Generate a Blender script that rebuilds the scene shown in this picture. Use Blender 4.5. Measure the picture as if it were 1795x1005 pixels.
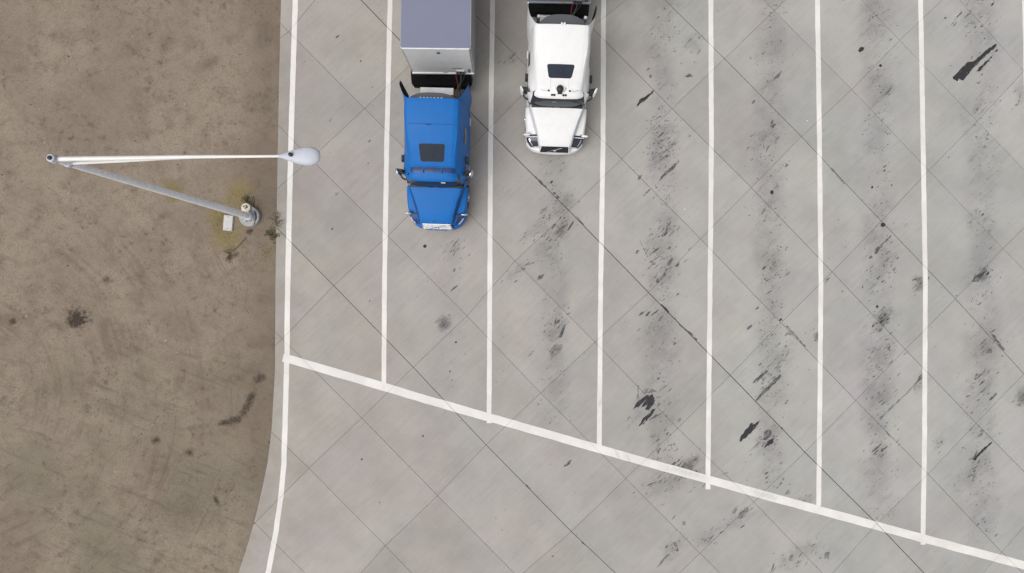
import bpy, bmesh, math, random
import numpy as np
from mathutils import Vector, Matrix

# ------------------------------------------------------------------ camera, sky, sun
S = bpy.context.scene
for o in list(bpy.data.objects): bpy.data.objects.remove(o)
H, F, CX, CY = 29.0, 1197.0, 897.5, 502.5          # drone height, focal length in photo pixels
cd = bpy.data.cameras.new('camera'); cam = bpy.data.objects.new('camera', cd)
S.collection.objects.link(cam); S.camera = cam
cam.location = (0, 0, H); cam.rotation_euler = (0, 0, 0)
cd.sensor_fit = 'HORIZONTAL'; cd.sensor_width = 36; cd.lens = 36 * F / 1795; cd.clip_end = 6000

SUN_EL, SUN_AZ = 61, 217      # elevation; direction TO the sun, degrees counter-clockwise from +X
W = bpy.data.worlds.new('World'); S.world = W; W.use_nodes = True
nt = W.node_tree; nt.nodes.clear()
sky = nt.nodes.new('ShaderNodeTexSky'); sky.sky_type = 'NISHITA'; sky.sun_disc = False
sky.sun_elevation = math.radians(SUN_EL); sky.sun_rotation = math.radians(90 - SUN_AZ)
sky.air_density = 1.0; sky.dust_density = 5.0; sky.ozone_density = 1.0
hs = nt.nodes.new('ShaderNodeHueSaturation'); hs.inputs['Saturation'].default_value = 0.22   # overcast: the cloud layer greys the sky
bg = nt.nodes.new('ShaderNodeBackground'); bg.inputs['Strength'].default_value = 0.15
out = nt.nodes.new('ShaderNodeOutputWorld')
nt.links.new(sky.outputs[0], hs.inputs['Color']); nt.links.new(hs.outputs[0], bg.inputs[0]); nt.links.new(bg.outputs[0], out.inputs[0])
sl = bpy.data.lights.new('sun', 'SUN'); sl.energy = 1.3; sl.angle = math.radians(50); sl.color = (1.0, 0.965, 0.92)
sun = bpy.data.objects.new('sun', sl); S.collection.objects.link(sun)
e, a = math.radians(SUN_EL), math.radians(SUN_AZ)
sun.rotation_euler = Vector((math.cos(e)*math.cos(a), math.cos(e)*math.sin(a), math.sin(e))).to_track_quat('Z', 'Y').to_euler()
S.view_settings.view_transform = 'Standard'; S.view_settings.look = 'None'
S.view_settings.exposure = -0.24; S.view_settings.gamma = 1.0; S.view_settings.use_curve_mapping = False
S.render.engine = 'CYCLES'

rnd = random.Random(7)
def gp(px, py, z=0.0):
    k = (H - z) / F
    return ((px - CX) * k, (CY - py) * k)

# ------------------------------------------------------------------ object helpers
COL = S.collection
def link(name, data, parent=None):
    o = bpy.data.objects.new(name, data); COL.objects.link(o)
    if parent is not None: o.parent = parent
    return o
def tag(o, label=None, cat=None, group=None, kind=None):
    if label: o['label'] = label
    if cat: o['category'] = cat
    if group: o['group'] = group
    if kind: o['kind'] = kind
    return o
def mesh(name, vs, fs, mat, parent=None, smooth=False, ang=35, loc=None):
    me = bpy.data.meshes.new(name); me.from_pydata([tuple(v) for v in vs], [], fs); me.validate()
    if isinstance(mat, (list, tuple)):
        for m in mat: me.materials.append(m)
    else: me.materials.append(mat)
    bm = bmesh.new(); bm.from_mesh(me); bmesh.ops.recalc_face_normals(bm, faces=bm.faces); bm.to_mesh(me); bm.free()
    if smooth:
        for p in me.polygons: p.use_smooth = True
        me.set_sharp_from_angle(angle=math.radians(ang))
    o = link(name, me, parent)
    if loc: o.location = loc
    return o
class MB:
    def __init__(s): s.v = []; s.f = []
    def add(s, vs, fs):
        n = len(s.v); s.v += [tuple(v) for v in vs]; s.f += [tuple(i + n for i in f) for f in fs]; return s
    def box(s, c, d, rz=0, bev=0.0):
        x, y, z = d[0]/2, d[1]/2, d[2]/2; b = min(bev, x*.9, y*.9, z*.9)
        cr, sr = math.cos(rz), math.sin(rz)
        def T(p): return (c[0] + p[0]*cr - p[1]*sr, c[1] + p[0]*sr + p[1]*cr, c[2] + p[2])
        if b <= 0:
            vs = [T((sx*x, sy*y, sz*z)) for sz in (-1, 1) for sx, sy in ((-1,-1),(1,-1),(1,1),(-1,1))]
            return s.add(vs, [(3,2,1,0),(4,5,6,7),(0,1,5,4),(1,2,6,5),(2,3,7,6),(3,0,4,7)])
        vs = []
        for zz, ins in ((-z, b), (-z+b, 0), (z-b, 0), (z, b)):
            vs += [T((sx*(x-ins), sy*(y-ins), zz)) for sx, sy in ((-1,-1),(1,-1),(1,1),(-1,1))]
        fs = [(3,2,1,0), (12,13,14,15)]
        for l in range(3):
            for k in range(4): fs.append((l*4+k, l*4+(k+1)%4, l*4+4+(k+1)%4, l*4+4+k))
        return s.add(vs, fs)
    def tube(s, pts, r, n=10, cap=True):
        pts = [Vector(p) for p in pts]; rs = r if isinstance(r, (list, tuple)) else [r]*len(pts)
        vs = []; up = None
        for i, p in enumerate(pts):
            d = (pts[min(i+1, len(pts)-1)] - pts[max(i-1, 0)]).normalized()
            if up is None:
                up = Vector((0,0,1)) if abs(d.z) < .9 else Vector((0,1,0))
            a = d.cross(up).normalized(); b = a.cross(d).normalized(); up = b
            for k in range(n):
                t = 2*math.pi*k/n; vs.append(p + (a*math.cos(t) + b*math.sin(t))*rs[i])
        fs = []
        for i in range(len(pts)-1):
            for k in range(n): fs.append((i*n+k, i*n+(k+1)%n, (i+1)*n+(k+1)%n, (i+1)*n+k))
        if cap: fs += [tuple(range(n-1, -1, -1)), tuple((len(pts)-1)*n+k for k in range(n))]
        return s.add(vs, fs)
    def lathe(s, prof, n=24, M=None):
        M = M or Matrix(); vs = []
        for r, z in prof:
            for k in range(n):
                t = 2*math.pi*k/n; vs.append(M @ Vector((r*math.cos(t), r*math.sin(t), z)))
        fs = []
        for i in range(len(prof)-1):
            for k in range(n): fs.append((i*n+k, i*n+(k+1)%n, (i+1)*n+(k+1)%n, (i+1)*n+k))
        fs += [tuple(range(n-1, -1, -1)), tuple((len(prof)-1)*n+k for k in range(n))]
        return s.add(vs, fs)
    def grid(s, P):
        n, m = len(P), len(P[0])
        return s.add([p for r in P for p in r], [(i*m+j, i*m+j+1, (i+1)*m+j+1, (i+1)*m+j) for i in range(n-1) for j in range(m-1)])
    def build(s, name, mat, parent=None, smooth=False, ang=35, loc=None): return mesh(name, s.v, s.f, mat, parent, smooth, ang, loc)
def empty(name, loc, rz=0):
    o = link(name, None); o.location = loc; o.rotation_euler = (0, 0, rz); o.empty_display_size = .3; return o
def lerp(a, b, t): return a + (b - a)*t
def cr(p0, p1, p2, p3, t):
    return .5*((2*p1) + (-p0+p2)*t + (2*p0-5*p1+4*p2-p3)*t*t + (-p0+3*p1-3*p2+p3)*t**3)

# ------------------------------------------------------------------ materials
MATS = {}
def nodes(name):
    m = bpy.data.materials.new(name); m.use_nodes = True; MATS[name] = m
    t = m.node_tree; b = t.nodes['Principled BSDF']
    return m, t, b
class N:                                             # tiny node-graph shorthand
    def __init__(s, t): s.t = t
    def new(s, ty, **kw):
        n = s.t.nodes.new(ty)
        for k, v in kw.items(): setattr(n, k, v)
        return n
    def set(s, sock, v):
        if isinstance(v, bpy.types.NodeSocket): s.t.links.new(v, sock)
        elif isinstance(v, (tuple, list)) and len(v) == 3 and sock.type == 'RGBA': sock.default_value = (*v, 1)
        else: sock.default_value = v
    def math(s, op, a, b=0.0, c=None, clamp=False):
        n = s.new('ShaderNodeMath', operation=op, use_clamp=clamp); s.set(n.inputs[0], a); s.set(n.inputs[1], b)
        if c is not None: s.set(n.inputs[2], c)
        return n.outputs[0]
    def noise(s, vec, scale, detail=4, rough=.55, dist=0, out='Fac'):
        n = s.new('ShaderNodeTexNoise'); s.set(n.inputs['Vector'], vec)
        n.inputs['Scale'].default_value = scale; n.inputs['Detail'].default_value = detail
        n.inputs['Roughness'].default_value = rough; n.inputs['Distortion'].default_value = dist
        return n.outputs[out]
    def ramp(s, x, lo, hi, a=0.0, b=1.0):
        n = s.new('ShaderNodeMapRange', interpolation_type='SMOOTHSTEP'); s.set(n.inputs[0], x)
        for i, v in enumerate((lo, hi, a, b)): s.set(n.inputs[i+1], v)
        return n.outputs[0]
    def mix(s, f, a, b, mode='MIX'):
        n = s.new('ShaderNodeMix', data_type='RGBA', blend_type=mode); s.set(n.inputs['Factor'], f)
        s.set(n.inputs['A'], a); s.set(n.inputs['B'], b); return n.outputs['Result']
    def mapping(s, vec, rot=0, scale=(1,1,1), loc=(0,0,0)):
        m = s.new('ShaderNodeMapping'); s.set(m.inputs[0], vec); m.inputs['Rotation'].default_value = (0, 0, rot)
        n = s.new('ShaderNodeMapping'); s.set(n.inputs[0], m.outputs[0])
        n.inputs['Scale'].default_value = scale; n.inputs['Location'].default_value = loc
        return n.outputs[0]
    def bump(s, h, st, d=.01):
        n = s.new('ShaderNodeBump'); s.set(n.inputs['Height'], h); n.inputs['Strength'].default_value = st; n.inputs['Distance'].default_value = d
        return n.outputs[0]
def simple(name, col, rough=.5, metal=0, coat=0, spec=.5, var=.08, scale=3.0, bump=0):
    m, t, b = nodes(name); g = N(t)
    tc = g.new('ShaderNodeTexCoord').outputs['Object']
    n = g.noise(tc, scale, 5, .6)
    k = g.ramp(n, .25, .75, 1-var, 1+var)
    v = g.new('ShaderNodeVectorMath', operation='SCALE'); v.inputs[0].default_value = col; g.set(v.inputs['Scale'], k)
    g.set(b.inputs['Base Color'], v.outputs[0])
    g.set(b.inputs['Roughness'], g.ramp(n, .3, .7, max(0, rough-.06), min(1, rough+.06)))
    b.inputs['Metallic'].default_value = metal; b.inputs['Coat Weight'].default_value = coat; b.inputs['Specular IOR Level'].default_value = spec
    if bump: g.set(b.inputs['Normal'], g.bump(g.noise(tc, scale*12, 3), bump, .01))
    return m
simple('blue_paint', (.010, .140, .455), .5, coat=.0, spec=.22, var=.05)
simple('navy_paint', (.006, .03, .13), .4, coat=.2)
simple('white_paint', (.80, .80, .795), .5, coat=.0, spec=.25, var=.025)
simple('black_plastic', (.018, .019, .022), .55)
simple('dark_rubber', (.022, .022, .023), .85)
simple('grey_cap', (.085, .088, .10), .6)
simple('deck_black', (.005, .005, .006), .85, spec=.15, var=.4, scale=5)
simple('trailer_grey', (.30, .33, .365), .5, var=.06)  # front wall grey that includes the shade of the gap behind the cab
simple('trailer_side_shaded', (.30, .305, .33), .5, var=.08)  # mid-grey: the shade on the trailer sides is painted into this colour
simple('glass_dark', (.018, .024, .032), .12, spec=.6)
simple('skylight', (.030, .037, .055), .5, spec=.12)
simple('chrome', (.75, .76, .78), .22, metal=1)
simple('aluminium', (.62, .63, .64), .42, metal=.85, var=.15)
simple('trailer_white', (0.784, 0.801, 0.818), .45, coat=.1, var=.05)
simple('trailer_roof', (0.202, 0.214, 0.299), .75, var=.035, scale=.8)
simple('lens_clear', (.55, .57, .60), .15)
simple('lens_dark', (.03, .035, .05), .12)
simple('amber', (.55, .20, .03), .3)
simple('hose_green', (.05, .075, .05), .6)
simple('hose_black', (.02, .02, .02), .6)
simple('hose_red', (.25, .03, .03), .6)
simple('pole_grey', (.92, .92, .94), .55, metal=.0, var=.1, scale=6)
simple('arm_white', (.80, .79, .76), .45, var=.05)
simple('lamp_grey', (.53, .555, .62), .5, var=.05)
simple('pedestal', (.36, .37, .355), .9, var=.22, scale=9, bump=.3)
simple('lamp_plate', (.20, .21, .235), .6, var=.2, scale=12)
simple('cream', (.62, .56, .44), .7, var=.2, scale=20)
simple('box_lid', (.56, .55, .54), .85, var=.12, scale=12)
simple('weed_green', (.085, .080, .035), .8, var=.4, scale=8)
simple('weed_dry', (.12, .085, .05), .85, var=.4, scale=8)
simple('grass_dry', (.22, .175, .06), .85, var=.3, scale=8)
simple('pebble', (.20, .17, .14), .9, var=.5, scale=4)
simple('pebble_light', (.58, .56, .52), .9, var=.3, scale=4)
simple('pebble_dark', (.07, .055, .042), .9, var=.5, scale=4)
simple('joint_fill', (.045, .042, .040), .95, var=.4, scale=2)
simple('oil_black', (.028, .027, .030), .6, var=.3, scale=20)
simple('oil_grey', (.205, .203, .206), .8, var=.3, scale=10)
simple('oil_mid', (.125, .123, .128), .75, var=.3, scale=10)

def smear(name, col, lo, hi):
    m, t, b = nodes(name); g = N(t); P = g.new('ShaderNodeNewGeometry').outputs['Position']
    n = g.noise(g.mapping(P, rot=math.radians(-42), scale=(1.2, 5.5, 1)), 2.6, 6, .75)
    g.set(b.inputs['Base Color'], col); b.inputs['Roughness'].default_value = .75
    tr = g.new('ShaderNodeBsdfTransparent'); mx = g.new('ShaderNodeMixShader'); g.set(mx.inputs[0], g.ramp(n, lo, hi, 0, .95))
    t.links.new(tr.outputs[0], mx.inputs[1]); t.links.new(b.outputs[0], mx.inputs[2]); t.links.new(mx.outputs[0], t.nodes['Material Output'].inputs['Surface'])
smear('smear_black', (.028, .027, .030), .34, .42); smear('smear_mid', (.085, .084, .09), .36, .60); smear('smear_grey', (.15, .149, .155), .38, .70)
BAND0, BANDP = gp(972, 0)[0], 4.545        # middle of the drip line of one bay, bay pitch
def concrete():
    m, t, b = nodes('concrete'); g = N(t)
    P = g.new('ShaderNodeNewGeometry').outputs['Position']
    oi = g.new('ShaderNodeObjectInfo').outputs['Random']
    sep = g.new('ShaderNodeSeparateXYZ'); g.set(sep.inputs[0], P); X, Y = sep.outputs[0], sep.outputs[1]
    # broom finish and mottling
    diag = g.mapping(P, rot=math.radians(-43), scale=(.22, 3.2, 1))
    streak = g.noise(diag, 1.8, 6, .7)
    fine = g.noise(P, 26, 4, .7)
    blot = g.noise(P, .55, 5, .6)
    hue = g.noise(P, .33, 3, .5, out='Color')
    base = g.mix(g.ramp(X, -10, 20), (0.367, 0.341, 0.314), (0.386, 0.378, 0.360))
    v = g.math('MULTIPLY_ADD', streak, .22, .89)
    v = g.math('MULTIPLY', v, g.math('MULTIPLY_ADD', blot, .50, .75))
    v = g.math('MULTIPLY', v, g.math('MULTIPLY_ADD', fine, .40, .80))
    v = g.math('MULTIPLY', v, g.math('MULTIPLY_ADD', oi, .10, .95))
    sc = g.new('ShaderNodeVectorMath', operation='SCALE'); g.set(sc.inputs[0], base); g.set(sc.inputs['Scale'], v)
    col = g.mix(.07, sc.outputs[0], hue, 'SOFT_LIGHT')
    gr = g.ramp(g.noise(g.mapping(P, rot=math.radians(-43), scale=(.30, 2.6, 1), loc=(5, 2, 0)), 2.4, 7, .75), .50, .72)
    gr = g.math('MULTIPLY', gr, g.ramp(g.noise(P, .4, 4, .6), .38, .62))
    col = g.mix(g.math('MULTIPLY', gr, .30), col, (.20, .195, .19))
    # dust blown in from the verge
    dust = g.math('MULTIPLY', g.ramp(X, -10.4, -7.5, 1, 0), g.ramp(g.noise(P, 1.2, 5), .35, .7))
    col = g.mix(g.math('MULTIPLY', dust, .35), col, (.29, .245, .195))
    # drip line along the middle of every bay
    wob = g.math('MULTIPLY_ADD', g.noise(P, .45, 3), 1.3, -.65)
    u = g.math('DIVIDE', g.math('ADD', g.math('SUBTRACT', X, BAND0), wob), BANDP)
    d = g.math('MULTIPLY', g.math('ABSOLUTE', g.math('SUBTRACT', u, g.math('ROUND', u))), BANDP)
    band = g.ramp(d, .15, .95, 1, 0)
    inside = g.ramp(g.math('MULTIPLY_ADD', X, .2797, Y), -6.2, -4.6, .0, 1)   # above the stop line
    band = g.math('MULTIPLY', band, inside)
    band = g.math('MULTIPLY', band, g.ramp(X, -6, 4, .1, 1))
    patch = g.ramp(g.noise(P, .62, 5, .65), .36, .68)
    soil = g.math('MULTIPLY', band, g.math('MULTIPLY_ADD', patch, .42, .06))
    sm = g.ramp(g.noise(g.mapping(P, rot=math.radians(-43), scale=(.5, 2.2, 1)), 2.6, 6, .7), .52, .74)
    soil = g.math('ADD', soil, g.math('MULTIPLY', g.math('MULTIPLY', band, sm), .65), clamp=True)
    # loose smears anywhere on the busy side
    sm2 = g.ramp(g.noise(g.mapping(P, rot=math.radians(-48), scale=(.55, 1.7, 1), loc=(3, 9, 0)), 1.5, 6, .7), .60, .80)
    soil = g.math('ADD', soil, g.math('MULTIPLY', sm2, g.ramp(X, -4, 9, .04, .28)), clamp=True)
    col = g.mix(g.math('MULTIPLY', soil, .72), col, (.125, .125, .136))
    # small rust and oil freckles
    vo = g.new('ShaderNodeTexVoronoi'); g.set(vo.inputs['Vector'], g.mapping(P, rot=math.radians(-43), scale=(.75, 1.3, 1))); vo.inputs['Scale'].default_value = 2.3
    fr = g.math('MULTIPLY', g.ramp(vo.outputs['Distance'], .03, .075, 1, 0), g.ramp(vo.outputs['Color'], .62, .7))
    col = g.mix(g.math('MULTIPLY', fr, .5), col, (.12, .10, .09))
    g.set(b.inputs['Base Color'], col); b.inputs['Roughness'].default_value = .88; b.inputs['Specular IOR Level'].default_value = .3
    g.set(b.inputs['Normal'], g.bump(g.math('ADD', fine, g.math('MULTIPLY', streak, .6)), .18, .01))
    return m
concrete()
def dirt():
    m, t, b = nodes('dirt'); g = N(t)
    P = g.new('ShaderNodeNewGeometry').outputs['Position']
    sep = g.new('ShaderNodeSeparateXYZ'); g.set(sep.inputs[0], P); X, Y = sep.outputs[0], sep.outputs[1]
    big = g.noise(P, .22, 5, .6); mid = g.noise(P, 1.1, 6, .65, .4); fine = g.noise(P, 14, 5, .75); grit = g.noise(P, 60, 3, .8)
    col = g.mix(g.ramp(big, .36, .64), (0.245, 0.197, 0.153), (0.300, 0.250, 0.196))
    col = g.mix(g.math('MULTIPLY', g.ramp(Y, 2, -9), g.ramp(g.noise(P, .3, 4), .4, .65, .15, .75)), col, (.205, .185, .135))
    col = g.mix(g.math('MULTIPLY', g.ramp(mid, .47, .68), .50), col, (0.180, 0.138, 0.103))
    col = g.mix(g.math('MULTIPLY', g.ramp(fine, .46, .70), .55), col, (0.138, 0.106, 0.080))
    clod = g.math('MULTIPLY', g.ramp(g.noise(P, 3.4, 7, .8), .52, .66), g.ramp(g.noise(P, .55, 3), .36, .60))
    mot = g.ramp(g.noise(P, 1.9, 7, .78, .3), .46, .66)
    col = g.mix(g.math('MULTIPLY', mot, .26), col, (.125, .100, .076))
    col = g.mix(g.math('MULTIPLY', clod, .72), col, (.095, .073, .056))
    col = g.mix(g.math('MULTIPLY', g.ramp(grit, .6, .8), .40), col, (.46, .41, .34))
    # wheel ruts swinging round the corner of the verge
    c = g.new('ShaderNodeVectorMath', operation='DISTANCE'); g.set(c.inputs[0], P); c.inputs[1].default_value = (-23.5, -4.5, 0)
    R = g.math('ADD', c.outputs['Value'], g.math('MULTIPLY', g.noise(P, .5, 3), .35))
    rut = g.noise(g.mapping(g.new('ShaderNodeCombineXYZ').outputs[0]), 1)
    cx = t.nodes.new('ShaderNodeCombineXYZ'); g.set(cx.inputs[0], R); g.set(cx.inputs[1], g.math('MULTIPLY', Y, .06))
    rut = g.noise(cx.outputs[0], 3.0, 6, .7)
    rm = g.math('MULTIPLY', g.ramp(rut, .48, .64), g.ramp(Y, 5, 0, 0, 1))
    rm = g.math('MULTIPLY', rm, g.ramp(g.noise(P, .5, 4), .42, .62))
    col = g.mix(g.math('MULTIPLY', rm, .46), col, (.125, .092, .066))
    # scraped streaks low in the picture
    st = g.ramp(g.noise(g.mapping(P, rot=math.radians(22), scale=(.35, 2.4, 1)), 1.3, 6, .7), .52, .72)
    col = g.mix(g.math('MULTIPLY', g.math('MULTIPLY', st, g.ramp(Y, 1, -4, 0, 1)), .60), col, (.125, .10, .073))
    # damp darker soil along the slab edge, olive patches of dried growth by the lamp
    ed = g.math('MULTIPLY', g.ramp(g.math('ADD', X, g.math('MULTIPLY', g.noise(P, 1.3, 4), 1.6)), -11.4, -9.8), g.ramp(Y, -13, -2, .5, 1))
    col = g.mix(g.math('MULTIPLY', ed, .42), col, (.135, .105, .080))
    for (px, py, r) in ((418, 338, .75), (398, 415, .8), (385, 380, .6), (300, 335, .5)):
        x, y = gp(px, py)
        dd = g.new('ShaderNodeVectorMath', operation='DISTANCE'); g.set(dd.inputs[0], P); dd.inputs[1].default_value = (x, y, 0)
        q = g.math('ADD', dd.outputs['Value'], g.math('MULTIPLY_ADD', g.noise(P, 2.4, 5, .7), 1.2, -.6))
        col = g.mix(g.ramp(q, .15, r*1.25, .78, 0), col, (.225, .180, .080))
    g.set(b.inputs['Base Color'], col); b.inputs['Roughness'].default_value = .95; b.inputs['Specular IOR Level'].default_value = .2
    h = g.math('ADD', g.math('MULTIPLY', mid, .8), g.math('ADD', g.math('MULTIPLY', fine, .35), g.math('MULTIPLY', rut, .12)))
    g.set(b.inputs['Normal'], g.bump(h, .55, .05))
    return m
dirt()
def paint():
    m, t, b = nodes('line_paint'); g = N(t)
    P = g.new('ShaderNodeNewGeometry').outputs['Position']
    w = g.ramp(g.noise(P, 7, 7, .8), .54, .74); big = g.noise(P, .9, 4, .6)
    col = g.mix(g.ramp(big, .35, .7), (0.705, 0.680, 0.644), (0.796, 0.772, 0.735))
    col = g.mix(g.math('MULTIPLY', w, .38), col, (.34, .32, .30))
    sm = g.ramp(g.noise(g.mapping(P, rot=math.radians(-60), scale=(.6, 2.5, 1), loc=(1, 4, 0)), 1.6, 5, .7), .62, .8)
    col = g.mix(g.math('MULTIPLY', sm, .5), col, (.34, .33, .33))
    g.set(b.inputs['Base Color'], col); b.inputs['Roughness'].default_value = .7; b.inputs['Specular IOR Level'].default_value = .3
    tr = g.new('ShaderNodeBsdfTransparent'); mx = g.new('ShaderNodeMixShader')
    chip = g.ramp(g.noise(P, 22, 5, .75), .66, .74)
    g.set(mx.inputs[0], chip); t.links.new(b.outputs[0], mx.inputs[1]); t.links.new(tr.outputs[0], mx.inputs[2])
    t.links.new(mx.outputs[0], t.nodes['Material Output'].inputs['Surface'])
paint()
def soft_stain(name, col, amax):
    m, t, b = nodes(name); g = N(t)
    O = g.new('ShaderNodeTexCoord').outputs['Object']; P = g.new('ShaderNodeNewGeometry').outputs['Position']
    ln = g.new('ShaderNodeVectorMath', operation='LENGTH'); g.set(ln.inputs[0], O)
    soil = 'soil' in name
    n1 = g.noise(P, 2.2, 7, .78); n2 = g.noise(P if soil else g.mapping(P, rot=math.radians(-43), scale=(.7, 2.4, 1)), 6.0 if soil else 3.4, 6, .78)
    r = g.math('ADD', ln.outputs['Value'], g.math('ADD', g.math('MULTIPLY_ADD', n1, 2.0, -1.0), g.math('MULTIPLY_ADD', n2, 1.8, -.9)))
    a = g.math('MULTIPLY', g.ramp(r, -.15 if soil else -.05, .8, 1, 0), g.ramp(ln.outputs['Value'], .4, 1.0, 1, 0))
    a = g.math('MULTIPLY', a, amax)
    g.set(b.inputs['Base Color'], col); b.inputs['Roughness'].default_value = .85
    tr = g.new('ShaderNodeBsdfTransparent'); mx = g.new('ShaderNodeMixShader')
    g.set(mx.inputs[0], a); t.links.new(tr.outputs[0], mx.inputs[1]); t.links.new(b.outputs[0], mx.inputs[2])
    t.links.new(mx.outputs[0], t.nodes['Material Output'].inputs['Surface'])
soft_stain('stain_dark', (.05, .05, .055), .36); soft_stain('stain_soft', (.09, .09, .095), .12)
soft_stain('stain_soil', (.072, .054, .038), .70); soft_stain('stain_soil_soft', (.075, .056, .042), .15)

# ------------------------------------------------------------------ ground
EDGE_PX = [(516,-620),(505,-300),(498,-120),(492.6,0),(489.5,125),(487.2,250),(485,375),(482.8,500),(482,650),(476.3,750),(469,812),(460,855),(450,898),(435,952),(418,1005),(396,1062),(366,1130),(325,1210),(250,1330),(120,1500)]
EDGE = [gp(*p) for p in EDGE_PX]                 # slab edge, y decreasing
def edge_x(y):
    if y >= EDGE[0][1]: return EDGE[0][0]
    for (x0, y0), (x1, y1) in zip(EDGE, EDGE[1:]):
        if y1 <= y <= y0: return lerp(x0, x1, (y0-y)/(y0-y1))
    return EDGE[-1][0]
def axis(lo, hi, step):
    far = [-2500, -1200, -500, -200, -90, -55]
    return [f for f in far if f < lo-8] + list(np.arange(lo, hi+1e-6, step)) + [-f for f in reversed(far) if -f > hi+8]
from mathutils import noise as mn
xs, ys = axis(-34, -8.0, .2), axis(-24, 24, .2)
gv = []
for y in ys:
    ex = edge_x(y) if abs(y) < 24 else -9
    for x in xs:
        z = -.075
        if -34.1 < x < -7.9 and abs(y) < 24.1:
            z = -.055 + .014*mn.noise((x*.5, y*.5, 1)) + .008*mn.noise((x*1.7, y*1.7, 4)) + .005*mn.noise((x*5, y*5, 9))
            dd = x - ex
            if dd > -.5: z = lerp(z, -.045, min(1, (dd+.5)/.5))
            if dd > .25: z = -.2
        elif x > -8 and abs(x) < 40 and abs(y) < 24.1: z = -.2
        gv.append((x, y, z))
nx = len(xs)
gf = [(j*nx+i, j*nx+i+1, (j+1)*nx+i+1, (j+1)*nx+i) for j in range(len(ys)-1) for i in range(nx-1)]
ground = tag(mesh('ground', gv, gf, MATS['dirt'], None, True, 180), 'brown bare dirt verge left of the concrete', None, None, 'structure')

# ------------------------------------------------------------------ pavement: slabs from the measured joint crossings
NA = {c: i for i, c in enumerate('vwxyzabcdefgh')}
ROWS = {0: 'a506,56', 1: 'z545,279 a639,190.5 b731,102 c818,12',
 2: 'y585,501 z680,414 a772,322 b855,228 c945,138 d1037,48',
 3: 'w541.5,821 x634,733 y724.5,644 z818.5,554 a902.5,458 b997,369 c1090,279 d1178,190.5 e1270,103 f1357,19',
 4: 'w675.6,957 x767,869 y852,780 z947.6,689 a1043,600 b1137,513 c1228,419 d1317,329 e1405,240 f1493,157 g1577,71',
 5: 'y1001.5,932 z1097,839 a1188,751 b1280,658 c1369,566 d1459,477 e1545,388 f1628,299 g1713,213 h1795,125',
 6: 'z1227,970 a1321,880 b1411,793 c1500,702 d1587,613 e1675,524 f1758,436 g1845,350',
 7: 'b1537,918 c1627,831 d1711,742 e1795,656', 8: 'c1756,968 d1840,872'}
known = {}
for j, s in ROWS.items():
    for tkn in s.split():
        x, y = tkn[1:].split(','); known[(NA[tkn[0]], j)] = gp(float(x), float(y))
A, B = [], []
for (i, j), (x, y) in known.items():
    A += [[i, j, 1, 0, 0, 0, -i*x/50, -j*x/50], [0, 0, 0, i, j, 1, -i*y/50, -j*y/50]]; B += [x, y]
h = np.linalg.lstsq(np.array(A, float), np.array(B, float), rcond=None)[0]
def gridpt(i, j):
    if (i, j) in known: return Vector(known[(i, j)])
    w = 1 + (h[6]*i + h[7]*j)/50
    return Vector(((h[0]*i + h[1]*j + h[2])/w, (h[3]*i + h[4]*j + h[5])/w))
def inset(poly, d):                                  # poly ccw; d = inward distance per edge
    n = len(poly); L = []
    for k in range(n):
        p, q = poly[k], poly[(k+1) % n]; t = (q-p).normalized(); nrm = Vector((-t.y, t.x)); L.append((p + nrm*d[k], t))
    o = []
    for k in range(n):
        (p, t), (q, u) = L[k-1], L[k]; den = t.x*u.y - t.y*u.x; s = ((q.x-p.x)*u.y - (q.y-p.y)*u.x)/den
        o.append(p + t*s)
    return o
def clip(poly, p, nrm):                              # keep the side where (v-p).nrm >= 0
    o = []
    for k in range(len(poly)):
        a, b = poly[k], poly[(k+1) % len(poly)]; da, db = (a-p).dot(nrm), (b-p).dot(nrm)
        if da >= 0: o.append(a)
        if (da >= 0) != (db >= 0): o.append(a.lerp(b, da/(da-db)))
    return o
ext = 42
pave_v = [(x, y, -.016) for x, y in EDGE if -26 < y < 26]
pave_v = [(pave_v[0][0]+.02, 26, -.016)] + [(x+.02, y, z) for x, y, z in pave_v] + [(edge_x(-26)+.02, -26, -.016), (38, -26, -.016), (38, 26, -.016)]
pavement = tag(mesh('pavement', pave_v, [tuple(range(len(pave_v)))], MATS['joint_fill']), 'pale grey concrete parking apron of diagonal slabs with white bay lines', None, None, 'structure')
gapA = {NA['b']: .016, NA['y']: .012, NA['d']: .009, NA['e']: .011, NA['c']: .008}; SLABS = []
rs = random.Random(3)
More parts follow.
